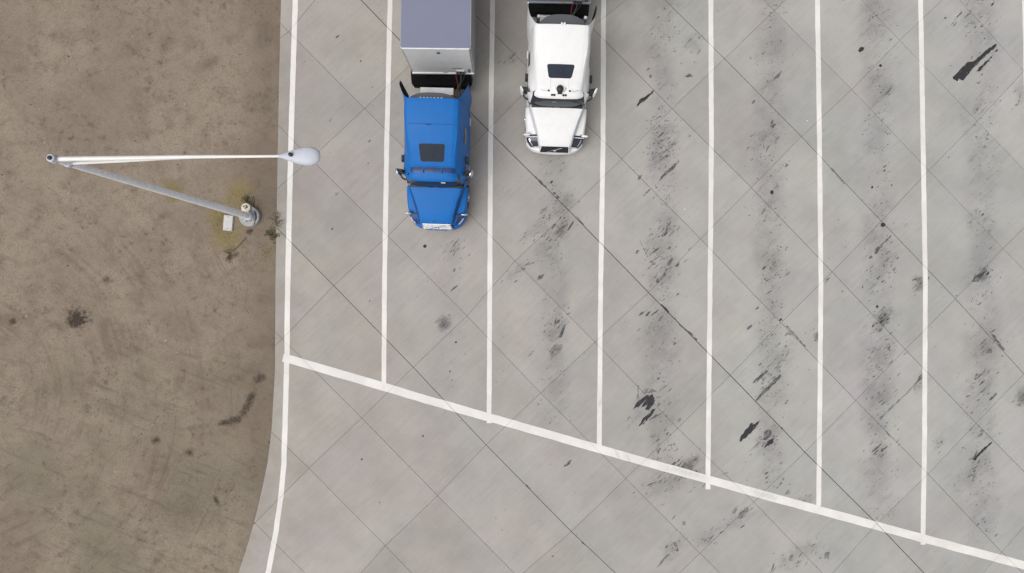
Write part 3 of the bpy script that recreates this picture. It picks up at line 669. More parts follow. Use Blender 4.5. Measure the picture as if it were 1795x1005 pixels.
def tractor(name, label, loc, rz, paint, P):
    root = tag(empty(name, loc, rz), label, 'truck'); m = MATS[paint]; blue = P['blue']
    L = P['L']                                           # sleeper stretch
    fs_ = lambda y: 1.95 + (y-1.95)*L                    # station mapping behind the windshield
    # --- hood
    raw = [(.155,.60,1.335,.84,1.03),(.20,.62,1.385,.92,1.08),(.34,.655,1.48,1.05,1.17),(.55,.70,1.58,1.14,1.24),(.85,.785,1.69,1.20,1.31),(1.18,.89,1.80,1.235,1.36),(1.5,1.0,1.885,1.245,1.40),(1.66,1.03,1.91,1.245,1.41)]
    st = []
    for y, hw, z, fw, zf in raw:
        fw += P['sq']*max(0, 1-(y-.155)/.7)
        st.append((y, [(0,z),(.5*hw,z-.01),(.85*hw,z-.03),(hw-.02,z-.055),(hw+.02,z-.11),(hw+.05,zf+.5*(z-.11-zf)*.35+.02),(lerp(hw,fw,.5)+.02,zf),(fw-.07,zf-.03),(fw-.015,zf-.10),(fw,zf-.22)]))
    hood = Surf(st)
    NY, rows = 34, []
    for i in range(NY+1):
        y = lerp(.155, 1.66, i/NY); half = []
        for q in np.linspace(0, hood.n-1, 37): half.append(hood.pt(y, q, 1))
        dy = abs(y-1.38); zb = .5 if dy > .58 else .5 + math.sqrt(.58**2-dy*dy)*.98
        zb = min(zb, half[-1].z - .02); half.append(Vector((half[-1].x+.005, y, zb)))
        rows.append([Vector((-p.x, p.y, p.z)) for p in reversed(half[1:])] + half)
    mb = MB(); mb.grid(rows)
    fr = rows[0]; n0 = len(mb.v); low = [Vector((p.x*.98, .16, .5)) for p in fr]
    mb.grid([fr, low])
    body = mb.build('hood', m, root, True, 28)
    # seams where hood panel meets the fenders
    for s in (-1, 1):
        MB().grid(hood.patch(.22, 1.6, 4.9, 5.35, s, .004, 16, 2)).build('fender_seam', MATS['navy_paint' if blue else 'lens_clear'], body, True)
    # cowl
    mb = MB()
    for s in (-1, 1): mb.grid(hood.patch(1.54, 1.655, 0, 3.2, s, .012, 3, 8))
    cowl = mb.build('cowl', MATS['black_plastic'], root, True)
    mb = MB()
    for s in (-1, 1): mb.tube([(s*.12, 1.54, 1.915), (s*.45, 1.565, 1.92), (s*.82, 1.62, 1.90)], .012, 6)
    mb.build('wiper', MATS['black_plastic'], cowl)
    # bumper
    secs = []
    for k in range(25):
        x = lerp(-1.16, 1.16, k/24); t = abs(x)/1.16; y = -.03 + .10*t**2 + (.42-1.6*P['sq'])*t**6
        secs.append([Vector((x, y+.02, .30)), Vector((x, y, .36)), Vector((x, y-.0, .62)), Vector((x, y+.025, .70)), Vector((x*.985, y+.07, .735)), Vector((x*.95, y+.22, .75)), Vector((x*.95, y+.25, .5))])
    bmp = MB().grid(secs).build('bumper', m, root, True, 50)
    # grille
    gw0, gw1 = (.56, .60)
    y0, z0, y1, z1 = .145, 1.315, -.005, .75
    mb = MB().grid([[Vector((lerp(-lerp(gw0,gw1,i/6), lerp(gw0,gw1,i/6), j/8), lerp(y0,y1,i/6), lerp(z0,z1,i/6))) for j in range(9)] for i in range(7)])
    gr = mb.build('grille', MATS['lens_dark' if not blue else 'aluminium'], root)
    mb = MB()
    for k in range(9):
        t = (k+.5)/9; mb.box((0, lerp(y0,y1,t)-.012, lerp(z0,z1,t)+.006), (2*lerp(gw0,gw1,t)-.04, .018, .018), 0, .004)
    mb.build('slat', MATS['black_plastic' if not blue else 'chrome'], gr)
    mb = MB()
    for s in (-1, 1): mb.tube([(s*gw0, y0, z0+.01), (s*(gw1+.01), y1, z1)], .026, 8)
    mb.tube([(-gw0, y0, z0+.01), (gw0, y0, z0+.01)], .026, 8)
    mb.build('grille_frame', m if not blue else MATS['chrome'], gr, True)
    mb = MB(); mb.tube([(-.30, lerp(y0,y1,.8)-.03, lerp(z0,z1,.8)), (.30, lerp(y0,y1,.2)-.03, lerp(z0,z1,.2))], .016, 6)
    R = Matrix.Translation((0, lerp(y0,y1,.5)-.04, lerp(z0,z1,.5))) @ Matrix.Rotation(math.radians(75), 4, 'X')
    mb.lathe([(.075, -.01), (.085, .0), (.085, .015), (.05, .02), (.045, .008)], 18, R)
    mb.build('emblem', MATS['chrome'], gr, True)
    if blue:
        mb = MB()                                         # wrinkled insect screen tied over the lower grille
        for k in range(11):
            x = lerp(-.44, .44, k/10) + rs.uniform(-.02, .02); t = rs.uniform(.3, .95)
            mb.box((x, lerp(y0,y1,t)-.03, lerp(z0,z1,t)), (rs.uniform(.04,.12), .012, rs.uniform(.02,.07)), rs.uniform(-.4,.4), .003)
        mb.build('insect_screen', MATS['lens_clear'], gr)['kind'] = 'stuff'
        MB().box((-.09, .235, hood.at_x(.235, 0)+.006), (.07, .045, .014), 0, .004).build('hood_emblem', MATS['navy_paint'], body)
    # headlights and fender lips
    for s in (-1, 1):
        hl = MB().grid(hood.patch(.165, .50, 5.6 if blue else 5.0, 8.2 if blue else 8.6, s, .012, 8, 8)).build('headlight', MATS['navy_paint' if blue else 'lens_dark'], root, True)
        MB().grid(hood.patch(.20, .44, 6.6 if not blue else 7.1, 6.9 if not blue else 8.1, s, .018, 6, 2)).build('lens', MATS['chrome' if not blue else 'lens_clear'], hl, True)
        MB().grid(hood.patch(.53, .60, 4.6, 7.2, s, .010, 2, 6)).build('vent', MATS['black_plastic'], body, True)
        # hood mirror
        bx = hood.pt(.58, 7, s)
        mir = MB().tube([(bx.x-s*.10, bx.y+.05, bx.z), (bx.x+s*.0, bx.y, bx.z+.14), (bx.x+s*.10, bx.y-.02, bx.z+.20)], .022, 8).build('hood_mirror', MATS['black_plastic'], root, True)
        mb = MB(); mb.lathe([(.01,-.13),(.055,-.11),(.07,-.04),(.07,.05),(.05,.12),(.01,.14)], 12, Matrix.Translation((bx.x+s*.05, bx.y-.03, bx.z+.21)) @ Matrix.Rotation(math.pi/2, 4, 'Y') @ Matrix.Scale(.7, 4, (0,1,0)))
        mb.build('mirror_shell', MATS['chrome'] if blue else MATS['white_paint'], mir, True)
    # --- windshield
    def base(t): x = 1.09*t; return Vector((x, 1.55+.07*t*t+.08*t**6, 1.89-.04*t*t))
    def top(t): x = .96*t; return Vector((x, 1.88+.06*t*t+.06*t**6, 2.86-.10*t*t))
    P_ = [[base(lerp(-1,1,i/24)).lerp(top(lerp(-1,1,i/24)), j/8) + Vector((0, -.05*math.sin(math.pi*j/8), .02*math.sin(math.pi*j/8))) for i in range(25)] for j in range(9)]
    ws = MB().grid(P_).build('windshield', MATS['glass_dark'], root, True)
    MB().box((.35 if blue else -.12, 1.66, 2.42 if blue else 2.3), (.17, .03, .07), 0, .004).build('toll_tag', MATS['white_paint'], ws)
    # --- cab and sleeper shell
    rst = [(1.95,3.02,.84),(2.3,3.23,.87),(2.8,3.50,.91),(3.3,3.70,.95),(3.8,3.84,.98),(4.3,3.92,.985),(4.54,3.94,.985)]
    st = []
    for y, zr, wr in rst:
        zr = 3.02 + (zr-3.02)*P['RH']
        a, b = (wr+.06, zr-.22), (1.19, 2.45)
        st.append((fs_(y), [(0,zr),(.5*wr,zr-.015),(.82*wr,zr-.04),(wr-.03,zr-.08),(wr+.02,zr-.14),a,(lerp(a[0],b[0],.55),lerp(a[1],b[1],.5)),b,(1.215,1.9),(1.215,.98)]))
    cab = Surf(st); ye = fs_(4.54)
    rows = []
    for i in range(31):
        y = lerp(1.95, ye, i/30); half = [cab.pt(y, q) for q in np.linspace(0, 9, 46)]
        rows.append([Vector((-p.x, p.y, p.z)) for p in reversed(half[1:])] + half)
    shell = MB().grid(rows).build('cab', m, root, True, 40)
    # front corner pillars closing the shell to the windshield
    for s in (-1, 1):
        A_ = [P_[j][24 if s > 0 else 0] for j in (8,6,4,2,0)]; B_ = [Vector((s*p.x, p.y, p.z)) for p in (cab.pt(1.95, 5), cab.pt(1.95, 6), cab.pt(1.95, 7), cab.pt(1.95, 7.6), cab.pt(1.95, 8.1))]
        MB().grid([[a.lerp(b, t/4) for t in range(5)] for a, b in zip(A_, B_)]).build('pillar', m, shell, True)
        MB().grid([[Vector((s*1.10,1.62,1.86)), Vector((s*1.16,1.78,1.88)), Vector((s*1.212,1.95,1.9))], [Vector((s*1.16,1.62,1.3)), Vector((s*1.2,1.78,1.2)), Vector((s*1.212,1.95,.98))]]).build('cowl_side', m, shell, True)
    # roof visor over the windshield
    R0 = []
    for (y, dz, hwv) in ((1.63,-.17,.93),(1.64,-.13,.945),(1.70,-.075,.95),(1.82,-.03,.94),(1.955,.015,.88)):
        row = []
        for j in range(21):
            t = lerp(-1, 1, j/20); x = hwv*t; row.append(Vector((x, y+.04*t*t*(1.955-y)/.35 + P['vr']*t**8*(1.955-y)/.35, 3.02+dz-.05*t*t-.13*t**6)))
        R0.append(row)
    R0.insert(0, [p + Vector((0, .10, -.02)) for p in R0[0]])
    visor = MB().grid(R0).build('visor', m, root, True, 50)
    if blue:
        mb = MB()
        for s in (-1, 1): mb.grid(cab.patch(1.955, 2.14, 0, 3.6, s, .006, 4, 8))
        rec = mb.build('air_slot', MATS['navy_paint'], root, True)
        for x in (-.36, .34): MB().box((x, 2.03, cab.at_x(2.03, x)+.03), (.035, .21, .06), 0, .008).build('slot_rib', MATS['blue_paint'], rec)
        mb = MB(); mb.tube([Vector((x, 2.15, cab.at_x(2.15, x)+.012)) for x in np.linspace(-.84, .84, 15)], .022, 6)
        mb.build('slot_lip', MATS['blue_paint'], rec, True)
    else:
        for s in (-1, 1):
            mb = MB(); mb.tube([Vector((s*x, 1.90 + .10*max(0, x-.6)/.2, 3.0-.05*(x/.94)**2-.13*(x/.94)**6)) for x in np.linspace(.40, .80, 9)], .028, 8)
            mb.build('roof_groove', MATS['lens_clear'], shell, True)
            MB().box((s*.40, 1.90, 3.005), (.07, .07, .05), 0, .012).build('roof_marker', MATS['black_plastic'], shell)
            MB().tube([(s*.345, y, cab.at_x(y, .345)+.003) for y in np.linspace(1.98, 2.30, 8)], .007, 5).build('roof_seam', MATS['lens_clear'], shell)
        for x in (-.27, -.18, .16, .25):
            MB().lathe([(.045,0),(.045,.03),(.02,.05)], 10, Matrix.Translation((x, 1.745, 2.955))).build('roof_light', MATS['black_plastic'], shell, True)
        yz = 1.96; M = Matrix.Translation((.02, yz, cab.at_x(yz, 0)))
        h0 = MB().lathe([(.13,-.02),(.135,.07),(.12,.12),(.07,.15),(.01,.16)], 20, M).build('roof_horn', MATS['black_plastic'], root, True)
        mb = MB(); mb.box((.02, yz-.14, 3.02), (.17, .10, .09), 0, .02); mb.build('horn_bracket', MATS['black_plastic'], h0)
        for s in (-1, 1):
            MB().tube([(.02+s*.10, 1.84, 3.03), (.02+s*.21, 1.92, 3.05), (.02+s*.22, 2.02, cab.at_x(2.02,.25)+.03)], .014, 8).build('horn_trumpet', MATS['chrome'], h0, True)
    # skylight
    sk = [(-P['s0'], P['sy0']), (P['s0'], P['sy0']), (P['s1'], P['sy1']), (-P['s1'], P['sy1'])]
    rim = MB().grid(cab.disc(round_quad([(x*1.05, y + (.02 if y > (P['sy0']+P['sy1'])/2 else -.02)) for x, y in sk], .09), .006)).build('skylight_seal', MATS['black_plastic'], root, True)
    MB().grid(cab.disc(round_quad(sk, .08), .014)).build('skylight', MATS['skylight'], rim, True)
    # roof pressings: two creases that run back from the visor, a seam across the sleeper
    for s in (-1, 1):
        MB().tube([cab.off(lerp(2.25, 3.7, k/12)*1.0 if lerp(2.25,3.7,k/12) < ye else ye, lerp(2.55, 3.35, k/12), s, -.004) for k in range(13)], [.004+.016*math.sin(math.pi*k/12) for k in range(13)], 6).build('roof_crease', m, shell, True)
    if blue:
        MB().tube([Vector((x, 3.62, cab.at_x(3.62, x)+.0015)) for x in np.linspace(-.9, .9, 15)], .005, 5).build('roof_seam', MATS['navy_paint'], shell)
        MB().box((-.12, 3.60, cab.at_x(3.60, .1)+.012), (.20, .04, .02), 0, .006).build('roof_handle', MATS['navy_paint'], shell)
    # doors, windows
    for s in (-1, 1):
        d = MB().grid(cab.patch(2.0, 2.78*1.0, 7.05, 8.95, s, .006, 6, 8)).build('door', m, root, True)
        MB().grid(cab.patch(2.06, 2.66, 7.1, 7.95, s, .014, 6, 4)).build('window', MATS['glass_dark'], d, True)
        MB().box((s*1.235, 2.68, 1.62), (.03, .14, .04), 0, .008).build('handle', MATS['chrome'], d)
        MB().grid(cab.patch(fs_(3.15), fs_(3.75), 6.35, 7.1, s, .012, 4, 4)).build('sleeper_window', MATS['glass_dark'], root, True)
        mb = MB(); mb.box((s*1.245, 2.58, 2.30), (.12, .25, .30), 0, .03); mb.box((s*1.22, 2.62, 2.2), (.1, .08, .08))
        mb.build('side_deflector', MATS['black_plastic'], root)
        # door mirror
        arm = MB().tube([(s*1.17, 1.80, 2.02), (s*1.30, 1.86, 2.08), (s*1.38, 2.0, 2.12), (s*1.40, 2.05, 2.12)], .035, 8).build('mirror_arm', MATS['black_plastic'], root, True)
        MB().tube([(s*1.12, 1.93, 2.70), (s*1.3, 2.03, 2.66), (s*1.38, 2.07, 2.62)], .035, 8).build('mirror_brace', MATS['black_plastic'], arm, True)
        MB().box((s*1.31, 2.06, 2.36), (.24, .12, .66), s*.12, .04).build('mirror_housing', MATS['black_plastic'], arm)
        mb = MB(); mb.lathe([(.02,-.34),(.08,-.30),(.095,0),(.08,.30),(.02,.34)], 12, Matrix.Translation((s*1.43, 2.04, 2.38)) @ Matrix.Rotation(s*-.45, 4, 'Z') @ Matrix.Scale(.55, 4, (1,0,0)) @ Matrix.Scale(1.4, 4, (0,1,0)))
        mb.build('mirror_cap', MATS['chrome' if blue else 'white_paint'], arm, True)
        # side extender horns
        e0 = [Vector((p[0], ye, p[1])) for p in cab.sec(ye)[2:]]
        def tip(y, xs_, ztop): return [Vector((lerp(xs_[0], xs_[1], min(1, k/3)), y - .05*max(0, 1-k/2), lerp(ztop, 1.2, (k/7)**1.25))) for k in range(8)]
        yy = ye; sts = [e0, tip(yy+.10, (.98, 1.16), e0[0].z-.04), tip(yy+.28, (1.11, 1.22), e0[0].z-.12), tip(yy+.48, (1.21, 1.26), e0[0].z-.24), tip(yy+P['ext'], (1.29, 1.295), e0[0].z-.40)]
        Pg = []
        for i in range(17):
            t = i/16*4; k = min(int(t), 3); u = t-k; g = lambda q: sts[min(max(q, 0), 4)]
            Pg.append([Vector((s*cr(g(k-1)[c].x, g(k)[c].x, g(k+1)[c].x, g(k+2)[c].x, u), cr(g(k-1)[c].y, g(k)[c].y, g(k+1)[c].y, g(k+2)[c].y, u), cr(g(k-1)[c].z, g(k)[c].z, g(k+1)[c].z, g(k+2)[c].z, u))) for c in range(8)])
        ex = MB().grid(Pg).build('side_extender', m, root, True, 60)
        inner = [[p + Vector((-s*.022, 0, -.006)) for p in r] for r in Pg[1:]]
        MB().grid(inner).build('extender_liner', MATS['deck_black'], ex, True)
        last = Pg[-1]; MB().grid([[p + Vector((-s*.004, -.01, 0)) for p in last], [p + Vector((-s*.02, .14, -.07)) for p in last]]).build('extender_rubber', MATS['dark_rubber'], ex, True)
    # back of the sleeper
    yc = ye + P['cap']; nz = cab.sec(ye)[0][1]-.20
    topc = [(lerp(-.93, .93, k/16), lerp(ye-.02, yc, 1-(abs(lerp(-1,1,k/16))**3.2)*.85)) for k in range(17)]
    vs_ = [(x, y, nz-.07*(abs(x)/.93)**2) for x, y in topc] + [(x*1.2, y, .95) for x, y in topc] + [(x, ye-.28, nz+.02) for x, y in topc]
    fs2 = [(k, k+1, 18+k, 17+k) for k in range(16)] + [(34+k, 35+k, k+1, k) for k in range(16)]
    mesh('rear_wall', vs_, fs2, MATS['grey_cap'], root, True, 40)
    mb = MB()
    for x in (-.46, .40): mb.tube([(x*1.0, yc+.02, 1.0), (x, yc+.03, nz-.5)], .03, 8)
    mb.build('grab_pole', MATS['deck_black'], root, True)
    if not blue:
        for s, l in ((-1, .34), (1, .18)):
            MB().tube([(s*.88, yc+.02, 1.1), (s*.88, yc+.05, nz-.35)], .06, 12).build('exhaust_stack', MATS['lens_clear'], root, True)
        mb = MB()
        for x in (-.035, .075): mb.box((x, ye+.0, nz+.20), (.06, .12, .07), 0, .012)
        mb.box((.02, ye+.03, nz+.17), (.17, .03, .03)); mb.build('work_lamp', MATS['white_paint'], root)
    else:
        for k in range(7): MB().box((-.42+.13*k, ye+.015, nz+.185), (.07, .03, .02), 0, .004).build('roof_clip', MATS['chrome'], shell)
    # --- chassis
    Lc = P['len']
    mb = MB()
    for s in (-1, 1): mb.box((s*.43, (.6+Lc)/2, .82), (.09, Lc-.6, .28))
    for y in np.linspace(1.0, Lc-.2, 6): mb.box((0, y, .8), (.86, .1, .2))
    mb.box((0, 1.38, .52), (1.9, .12, .14)); mb.box((0, Lc-2.05, .52), (1.7, .16, .2)); mb.box((0, Lc-.75, .52), (1.7, .16, .2))
    ch = mb.build('chassis', MATS['deck_black'], root)
    mb = MB(); mb.lathe([(.10, 0), (.55, 0), (.55, .05), (.10, .05)], 24, Matrix.Translation((0, Lc-1.45, 1.08))); mb.build('fifth_wheel', MATS['deck_black'], ch)
    MB().box((0, 1.0, .9), (.9, 1.0, .7), 0, .05).build('engine', MATS['deck_black'], root)
    yd = ye + P['deck']
    dk = MB().box((-.16, yd-.03, 1.03), (1.36, .30, .035), 0, .008).build('deck_plate', MATS['aluminium'], root)
    mb = MB()
    for k in range(3): mb.box((-.16, yd-.13+.09*k, 1.052), (1.24, .03, .008), 0, .002)
    mb.build('tread_bar', MATS['trailer_white'], dk)
    mb = MB(); mb.box((0, yd+.75, .93), (2.36, 1.1, .05), 0, .01); mb.box((0, yd+.28, .78), (2.3, .12, .5), 0, .01)
    mb.build('rear_deck', MATS['deck_black'], root)
    for s in (-1, 1):
        mb = MB(); mb.box((s*1.16, (1.98+ye+.25)/2, .72), (.10, ye+.25-1.98, .62), 0, .03)
        sk_ = mb.build('side_skirt', m, root)
        MB().box((s*1.225, 2.35, .78), (.05, .52, .34), 0, .01).build('step_plate', MATS['aluminium'], sk_)
        mb = MB()
        for k in range(5): mb.box((s*1.253, 2.16+.095*k, .78), (.012, .05, .30), 0, .003)
        mb.build('step_rib', MATS['chrome'], sk_)
        MB().box((s*1.225, ye-.1, .80), (.045, .30, .12), 0, .01).build('side_marker', MATS['trailer_white'], sk_)
        mb = MB(); mb.lathe([(.05,-.85),(.30,-.83),(.32,-.8),(.32,.8),(.30,.83),(.05,.85)], 22, Matrix.Translation((s*.86, 3.45*L, .68)) @ Matrix.Rotation(math.pi/2, 4, 'X'))
        mb.build('fuel_tank', MATS['aluminium'], root, True)
        wheel(root, s*1.07, 1.38)
        for y in (Lc-2.05, Lc-.75):
            wheel(root, s*.75, y); wheel(root, s*1.08, y)
    for s in (-1, 1):
        for y in (Lc-2.05, Lc-.75):
            mb = MB(); pts = [(y+.62*math.cos(a), .52+.62*math.sin(a)) for a in np.linspace(.35, math.pi-.35, 11)]
            mb.grid([[Vector((s*.58, q, z)), Vector((s*1.24, q, z))] for q, z in pts])
            mb.build('mudguard', MATS['deck_black'], root, True)
    return root

def trailer(name, label, loc, rz, hoses_to, front='trailer_white'):
    root = tag(empty(name, loc, rz), label, 'trailer'); w, Lt, z0, z1 = 2.57, 13.6, 1.18, 4.05
    # panels: front wall, sides with posts, roof sheet, rails
    MB().box((0, .03, (z0+z1)/2), (w-.10, .05, z1-z0-.02), 0, .004).build('front_wall', MATS[front], root)
    for s in (-1, 1): MB().lathe([(.055, z0), (.055, z1-.004)], 14, Matrix.Translation((s*(w/2-.055), .055, 0))).build('corner_post', MATS['aluminium'], root, True)
    for s in (-1, 1):
        sd = MB().box((s*(w/2-.02), Lt/2+.06, (z0+z1)/2), (.035, Lt-.12, z1-z0-.1)).build('side_wall', MATS['trailer_side_shaded'], root)
        mb = MB()
        for k in range(22): mb.box((s*(w/2), .5+.6*k, (z0+z1)/2), (.012, .05, z1-z0-.3))
        mb.build('side_rivet_strip', MATS['trailer_side_shaded'], sd)
        MB().box((s*(w/2-.012), Lt/2+.06, z1-.055), (.045, Lt-.12, .11), 0, .008).build('top_rail', MATS['trailer_side_shaded'], root)
        MB().box((s*(w/2-.012), Lt/2+.06, z0+.08), (.045, Lt-.12, .16), 0, .008).build('bottom_rail', MATS['trailer_side_shaded'], root)
    rows = []
    for i in range(69):
        y = lerp(.035, Lt-.02, i/68); rows.append([Vector((lerp(-w/2+.03, w/2-.03, j/12), y, z1 + .006 + .012*math.sin(math.pi*j/12) + .0015*math.sin(i*2.1)*math.sin(math.pi*j/12))) for j in range(13)])
    rf = MB().grid(rows).build('roof', MATS['trailer_roof'], root, True, 80)
    mb = MB(); mb.box((0, .012, z1-.035), (w-.12, .05, .10), 0, .012); mb.build('front_header', MATS[front], root)
    mb = MB(); mb.box((0, .0, z0+.04), (w-.06, .07, .12), 0, .012); mb.build('front_sill', MATS[front], root)
    MB().box((.06, -.012, z1-.42), (.12, .035, .11), 0, .008).build('clearance_lamp', MATS['lens_dark'], root)
    MB().box((.05, -.008, z1-.16), (.16, .02, .03), 0, .004).build('name_plate', MATS['aluminium'], root)
    gb = MB().box((.72, -.02, z0+.30), (.36, .06, .22), 0, .01).build('connector_box', MATS['aluminium'], root)
    mb = MB()
    for x in (.60, .72, .84): mb.lathe([(.045,0),(.045,.06),(.03,.08)], 12, Matrix.Translation((x, -.05, z0+.30)) @ Matrix.Rotation(math.pi/2, 4, 'X'))
    mb.build('gladhand', MATS['black_plastic'], gb, True)
    for zz in (.24, .48): MB().box((1.08, -.006, z0+zz), (.11, .012, .15)).build('decal', MATS['grey_cap'], root)
    MB().box((.62, -.004, z0+.66), (.40, .008, .05)).build('warning_decal', MATS['grey_cap'], root)
    MB().box((.10, -.008, z0+.16), (.16, .02, .04), 0, .004).build('marker_lamp', MATS['amber'], root)
    for dx, mat, sag in ((0, 'hose_green', .30), (.07, 'hose_black', .42), (-.08, 'hose_red', .5)):
        a, b = Vector((.72+dx*1.6, -.12, z0+.30)), Vector(hoses_to) + Vector((dx, 0, 0))
        pts = [a.lerp(b, t) + Vector((.05*math.sin(t*7+dx*20), 0, -sag*math.sin(math.pi*t)*.6)) for t in np.linspace(0, 1, 14)]
        MB().tube(pts, .022, 7).build('air_hose', MATS[mat], root, True)
    # under the floor
    mb = MB(); mb.box((0, Lt/2, z0-.08), (w-.2, Lt-.1, .12)); mb.box((0, 1.1, z0-.17), (1.4, 1.6, .1)); fl = mb.build('floor_frame', MATS['deck_black'], root)
    for s in (-1, 1):
        lg = MB().box((s*.75, 2.6, .62), (.13, .13, .95), 0, .01).build('landing_leg', MATS['aluminium'], root)
        MB().box((s*.75, 2.6, .10), (.26, .26, .05), 0, .01).build('foot', MATS['aluminium'], lg)
        for y in (Lt-3.0, Lt-1.75):
            wheel(root, s*.75, y); wheel(root, s*1.08, y)
        MB().box((s*.63, Lt+.02, (z0+z1)/2), (1.22, .05, z1-z0-.2), 0, .01).build('rear_door', MATS['trailer_white'], root)
        mb = MB(); mb.tube([(s*.35, Lt+.07, z0+.15), (s*.35, Lt+.07, z1-.2)], .02, 8).tube([(s*.95, Lt+.07, z0+.15), (s*.95, Lt+.07, z1-.2)], .02, 8); mb.build('lock_rod', MATS['aluminium'], root, True)
    for y in (Lt-3.0, Lt-1.75): MB().box((0, y, .55), (1.9, .14, .14)).build('axle', MATS['deck_black'], fl)
    return root

BLUE = dict(sq=.0, vr=.05, blue=True, L=1.0, RH=1.0, sy0=2.34, sy1=2.92, s0=.42, s1=.47, ext=.68, cap=.26, deck=1.1, len=8.6)
WHITE = dict(sq=.10, blue=False, L=.825, RH=.98, vr=.11, sy0=2.32, sy1=2.72, s0=.41, s1=.50, ext=.86, cap=.44, deck=1.35, len=8.3)
bx, by = gp(768, 402, .6)
RZB = math.radians(-1.6)
tractor('semi_truck', 'blue semi truck tractor with sleeper cab and dark roof skylight', (bx, by, 0), RZB, 'blue_paint', BLUE)
ty = 6.30
trailer('semi_trailer', 'white box trailer with lavender grey roof coupled behind the blue truck', (bx - ty*math.sin(RZB)*1.0 + .10, by + ty*math.cos(RZB), 0), math.radians(-.6), (.55, -.95, 1.15))
wx, wy = gp(971, 268.5, .6); RZW = math.radians(-1.7)
tractor('semi_truck', 'white semi truck tractor with black skylight and round black roof horn', (wx, wy, 0), RZW, 'white_paint', WHITE)
trailer('semi_trailer', 'trailer coupled behind the white truck with only its front wall edge in view', (wx - 6.0*math.sin(RZW), wy+6.0, 0), math.radians(-1.0), (.25, -1.0, 1.15), 'trailer_grey')

# ------------------------------------------------------------------ street lamp
lx, ly = gp(438.5, 380)
LH = 12.7; TX, TY = .10, .10
lamp = tag(empty('street_lamp', (lx, ly, -.05)), 'tall grey street lamp with long white arm on a round concrete pedestal', 'street lamp')
mb = MB(); mb.lathe([(.43, -.3), (.435, .17), (.42, .195), (.0, .20)], 36); pd = mb.build('pedestal', MATS['pedestal'], lamp, True)
mb = MB(); mb.box((.06, 0, .23), (.44, .42, .05), .1, .01); bp = mb.build('base_plate', MATS['lamp_plate'], lamp)
for sx in (-1, 1):
    for sy in (-1, 1):
        MB().lathe([(.026,.25),(.026,.29),(.014,.30),(.014,.36)], 8, Matrix.Translation((.06+sx*.17, sy*.16, 0))).build('anchor_bolt', MATS['aluminium'], bp)
mb = MB(); mb.lathe([(.17,.25),(.165,.34),(.15,.38),(.142,.40)], 20); mb.build('base_cover', MATS['pole_grey'], lamp, True)
mb = MB(); mb.tube([(0,0,.25),(TX*.31,TY*.31,4),(TX*.63,TY*.63,8),(TX,TY,LH)], [.140,.125,.105,.080], 18); pole = mb.build('pole', MATS['pole_grey'], lamp, True)
mb = MB(); mb.lathe([(.095, LH-.10), (.10, LH+.02), (.092, LH+.06), (.0, LH+.065)], 18, Matrix.Translation((TX, TY, 0))); mb.build('pole_cap', MATS['lamp_grey'], pole, True)
mb = MB(); mb.lathe([(.052, LH+.066), (.05, LH+.10), (.03, LH+.115), (0, LH+.117)], 14, Matrix.Translation((TX, TY, 0))); mb.build('cap_plug', MATS['black_plastic'], pole, True)
AL = 5.65
mb = MB(); mb.tube([(TX+.05,TY,LH-.10),(1.6,TY,LH+.02),(3.4,TY+.01,LH+.13),(AL,TY+.015,LH+.2)], [.062,.056,.045,.030], 14); arm = mb.build('arm', MATS['arm_white'], lamp, True)
mb = MB(); mb.tube([(TX+.05,TY-.01,LH-.62),(1.6,TY,LH-.34),(3.0,TY+.01,LH-.02),(4.0,TY+.012,LH+.12)], [.040,.038,.034,.028], 12); mb.build('brace', MATS['arm_white'], arm, True)
for z in (LH-.10, LH-.62):
    mb = MB(); mb.lathe([(.105, z-.07), (.11, z-.05), (.11, z+.05), (.105, z+.07)], 16, Matrix.Translation((TX, TY, 0))); mb.box((TX+.08, TY, z), (.12, .10, .13), 0, .015)
    mb.build('clamp', MATS['lamp_grey'], lamp, True)
# cobra head
secs = []
for x, hw, zt, zb in ((-.02,.03,.03,-.03),(.10,.06,.05,-.04),(.25,.115,.075,-.06),(.42,.17,.10,-.085),(.60,.208,.115,-.10),(.76,.205,.105,-.095),(.88,.165,.08,-.075),(.95,.10,.045,-.045),(.965,.03,.012,-.012)):
    secs.append([Vector((AL-.03+x, TY+.015+hw*1.08*math.cos(t), LH+.2 + (zt if math.sin(t) > 0 else -zb)*math.sin(t))) for t in np.linspace(0, 2*math.pi, 21)])
head = MB().grid(secs).build('lamp_head', MATS['lamp_grey'], lamp, True, 60)
mb = MB(); mb.lathe([(.045,0),(.05,.05),(.045,.09),(.02,.105),(0,.107)], 16, Matrix.Translation((AL+.27, TY+.03, LH+.27))); mb.build('photocell', MATS['black_plastic'], head, True)
mb = MB(); mb.lathe([(.0,-.06),(.10,-.045),(.14,0)], 18, Matrix.Translation((AL+.6, TY+.015, LH+.11))); mb.build('lens', MATS['lens_clear'], head, True)
# cream cover with open conduit ends on the pedestal rim, black cable loop
x0, y0 = -.10, .35
cov = MB().lathe([(.20,-.1),(.205,.26),(.19,.29),(.0,.30)], 24, Matrix.Translation((x0, y0, 0))).build('conduit_cover', MATS['cream'], lamp, True)
for dx, dy in ((-.07,.05),(.03,.075),(.0,-.02),(.06,.02)): MB().lathe([(.030,.29),(.030,.33),(.02,.335)], 10, Matrix.Translation((x0+dx, y0+dy, 0))).build('conduit_end', MATS['black_plastic'], cov)
MB().tube([(x0-.05, y0+.18, .1), (x0-.06, y0+.32, .12), (x0+.10, y0+.42, .2), (x0+.33, y0+.46, .25), (x0+.37, y0+.32, .28), (x0+.33, y0+.15, .26), (x0+.35, y0-.02, .22)], .016, 7).build('cable', MATS['hose_black'], lamp, True)
MB().tube([(.28, .18, .21), (.33, -.05, .215), (.25, -.25, .21), (.22, -.36, .21)], .02, 7).build('ground_strap', MATS['grey_cap'], lamp, True)

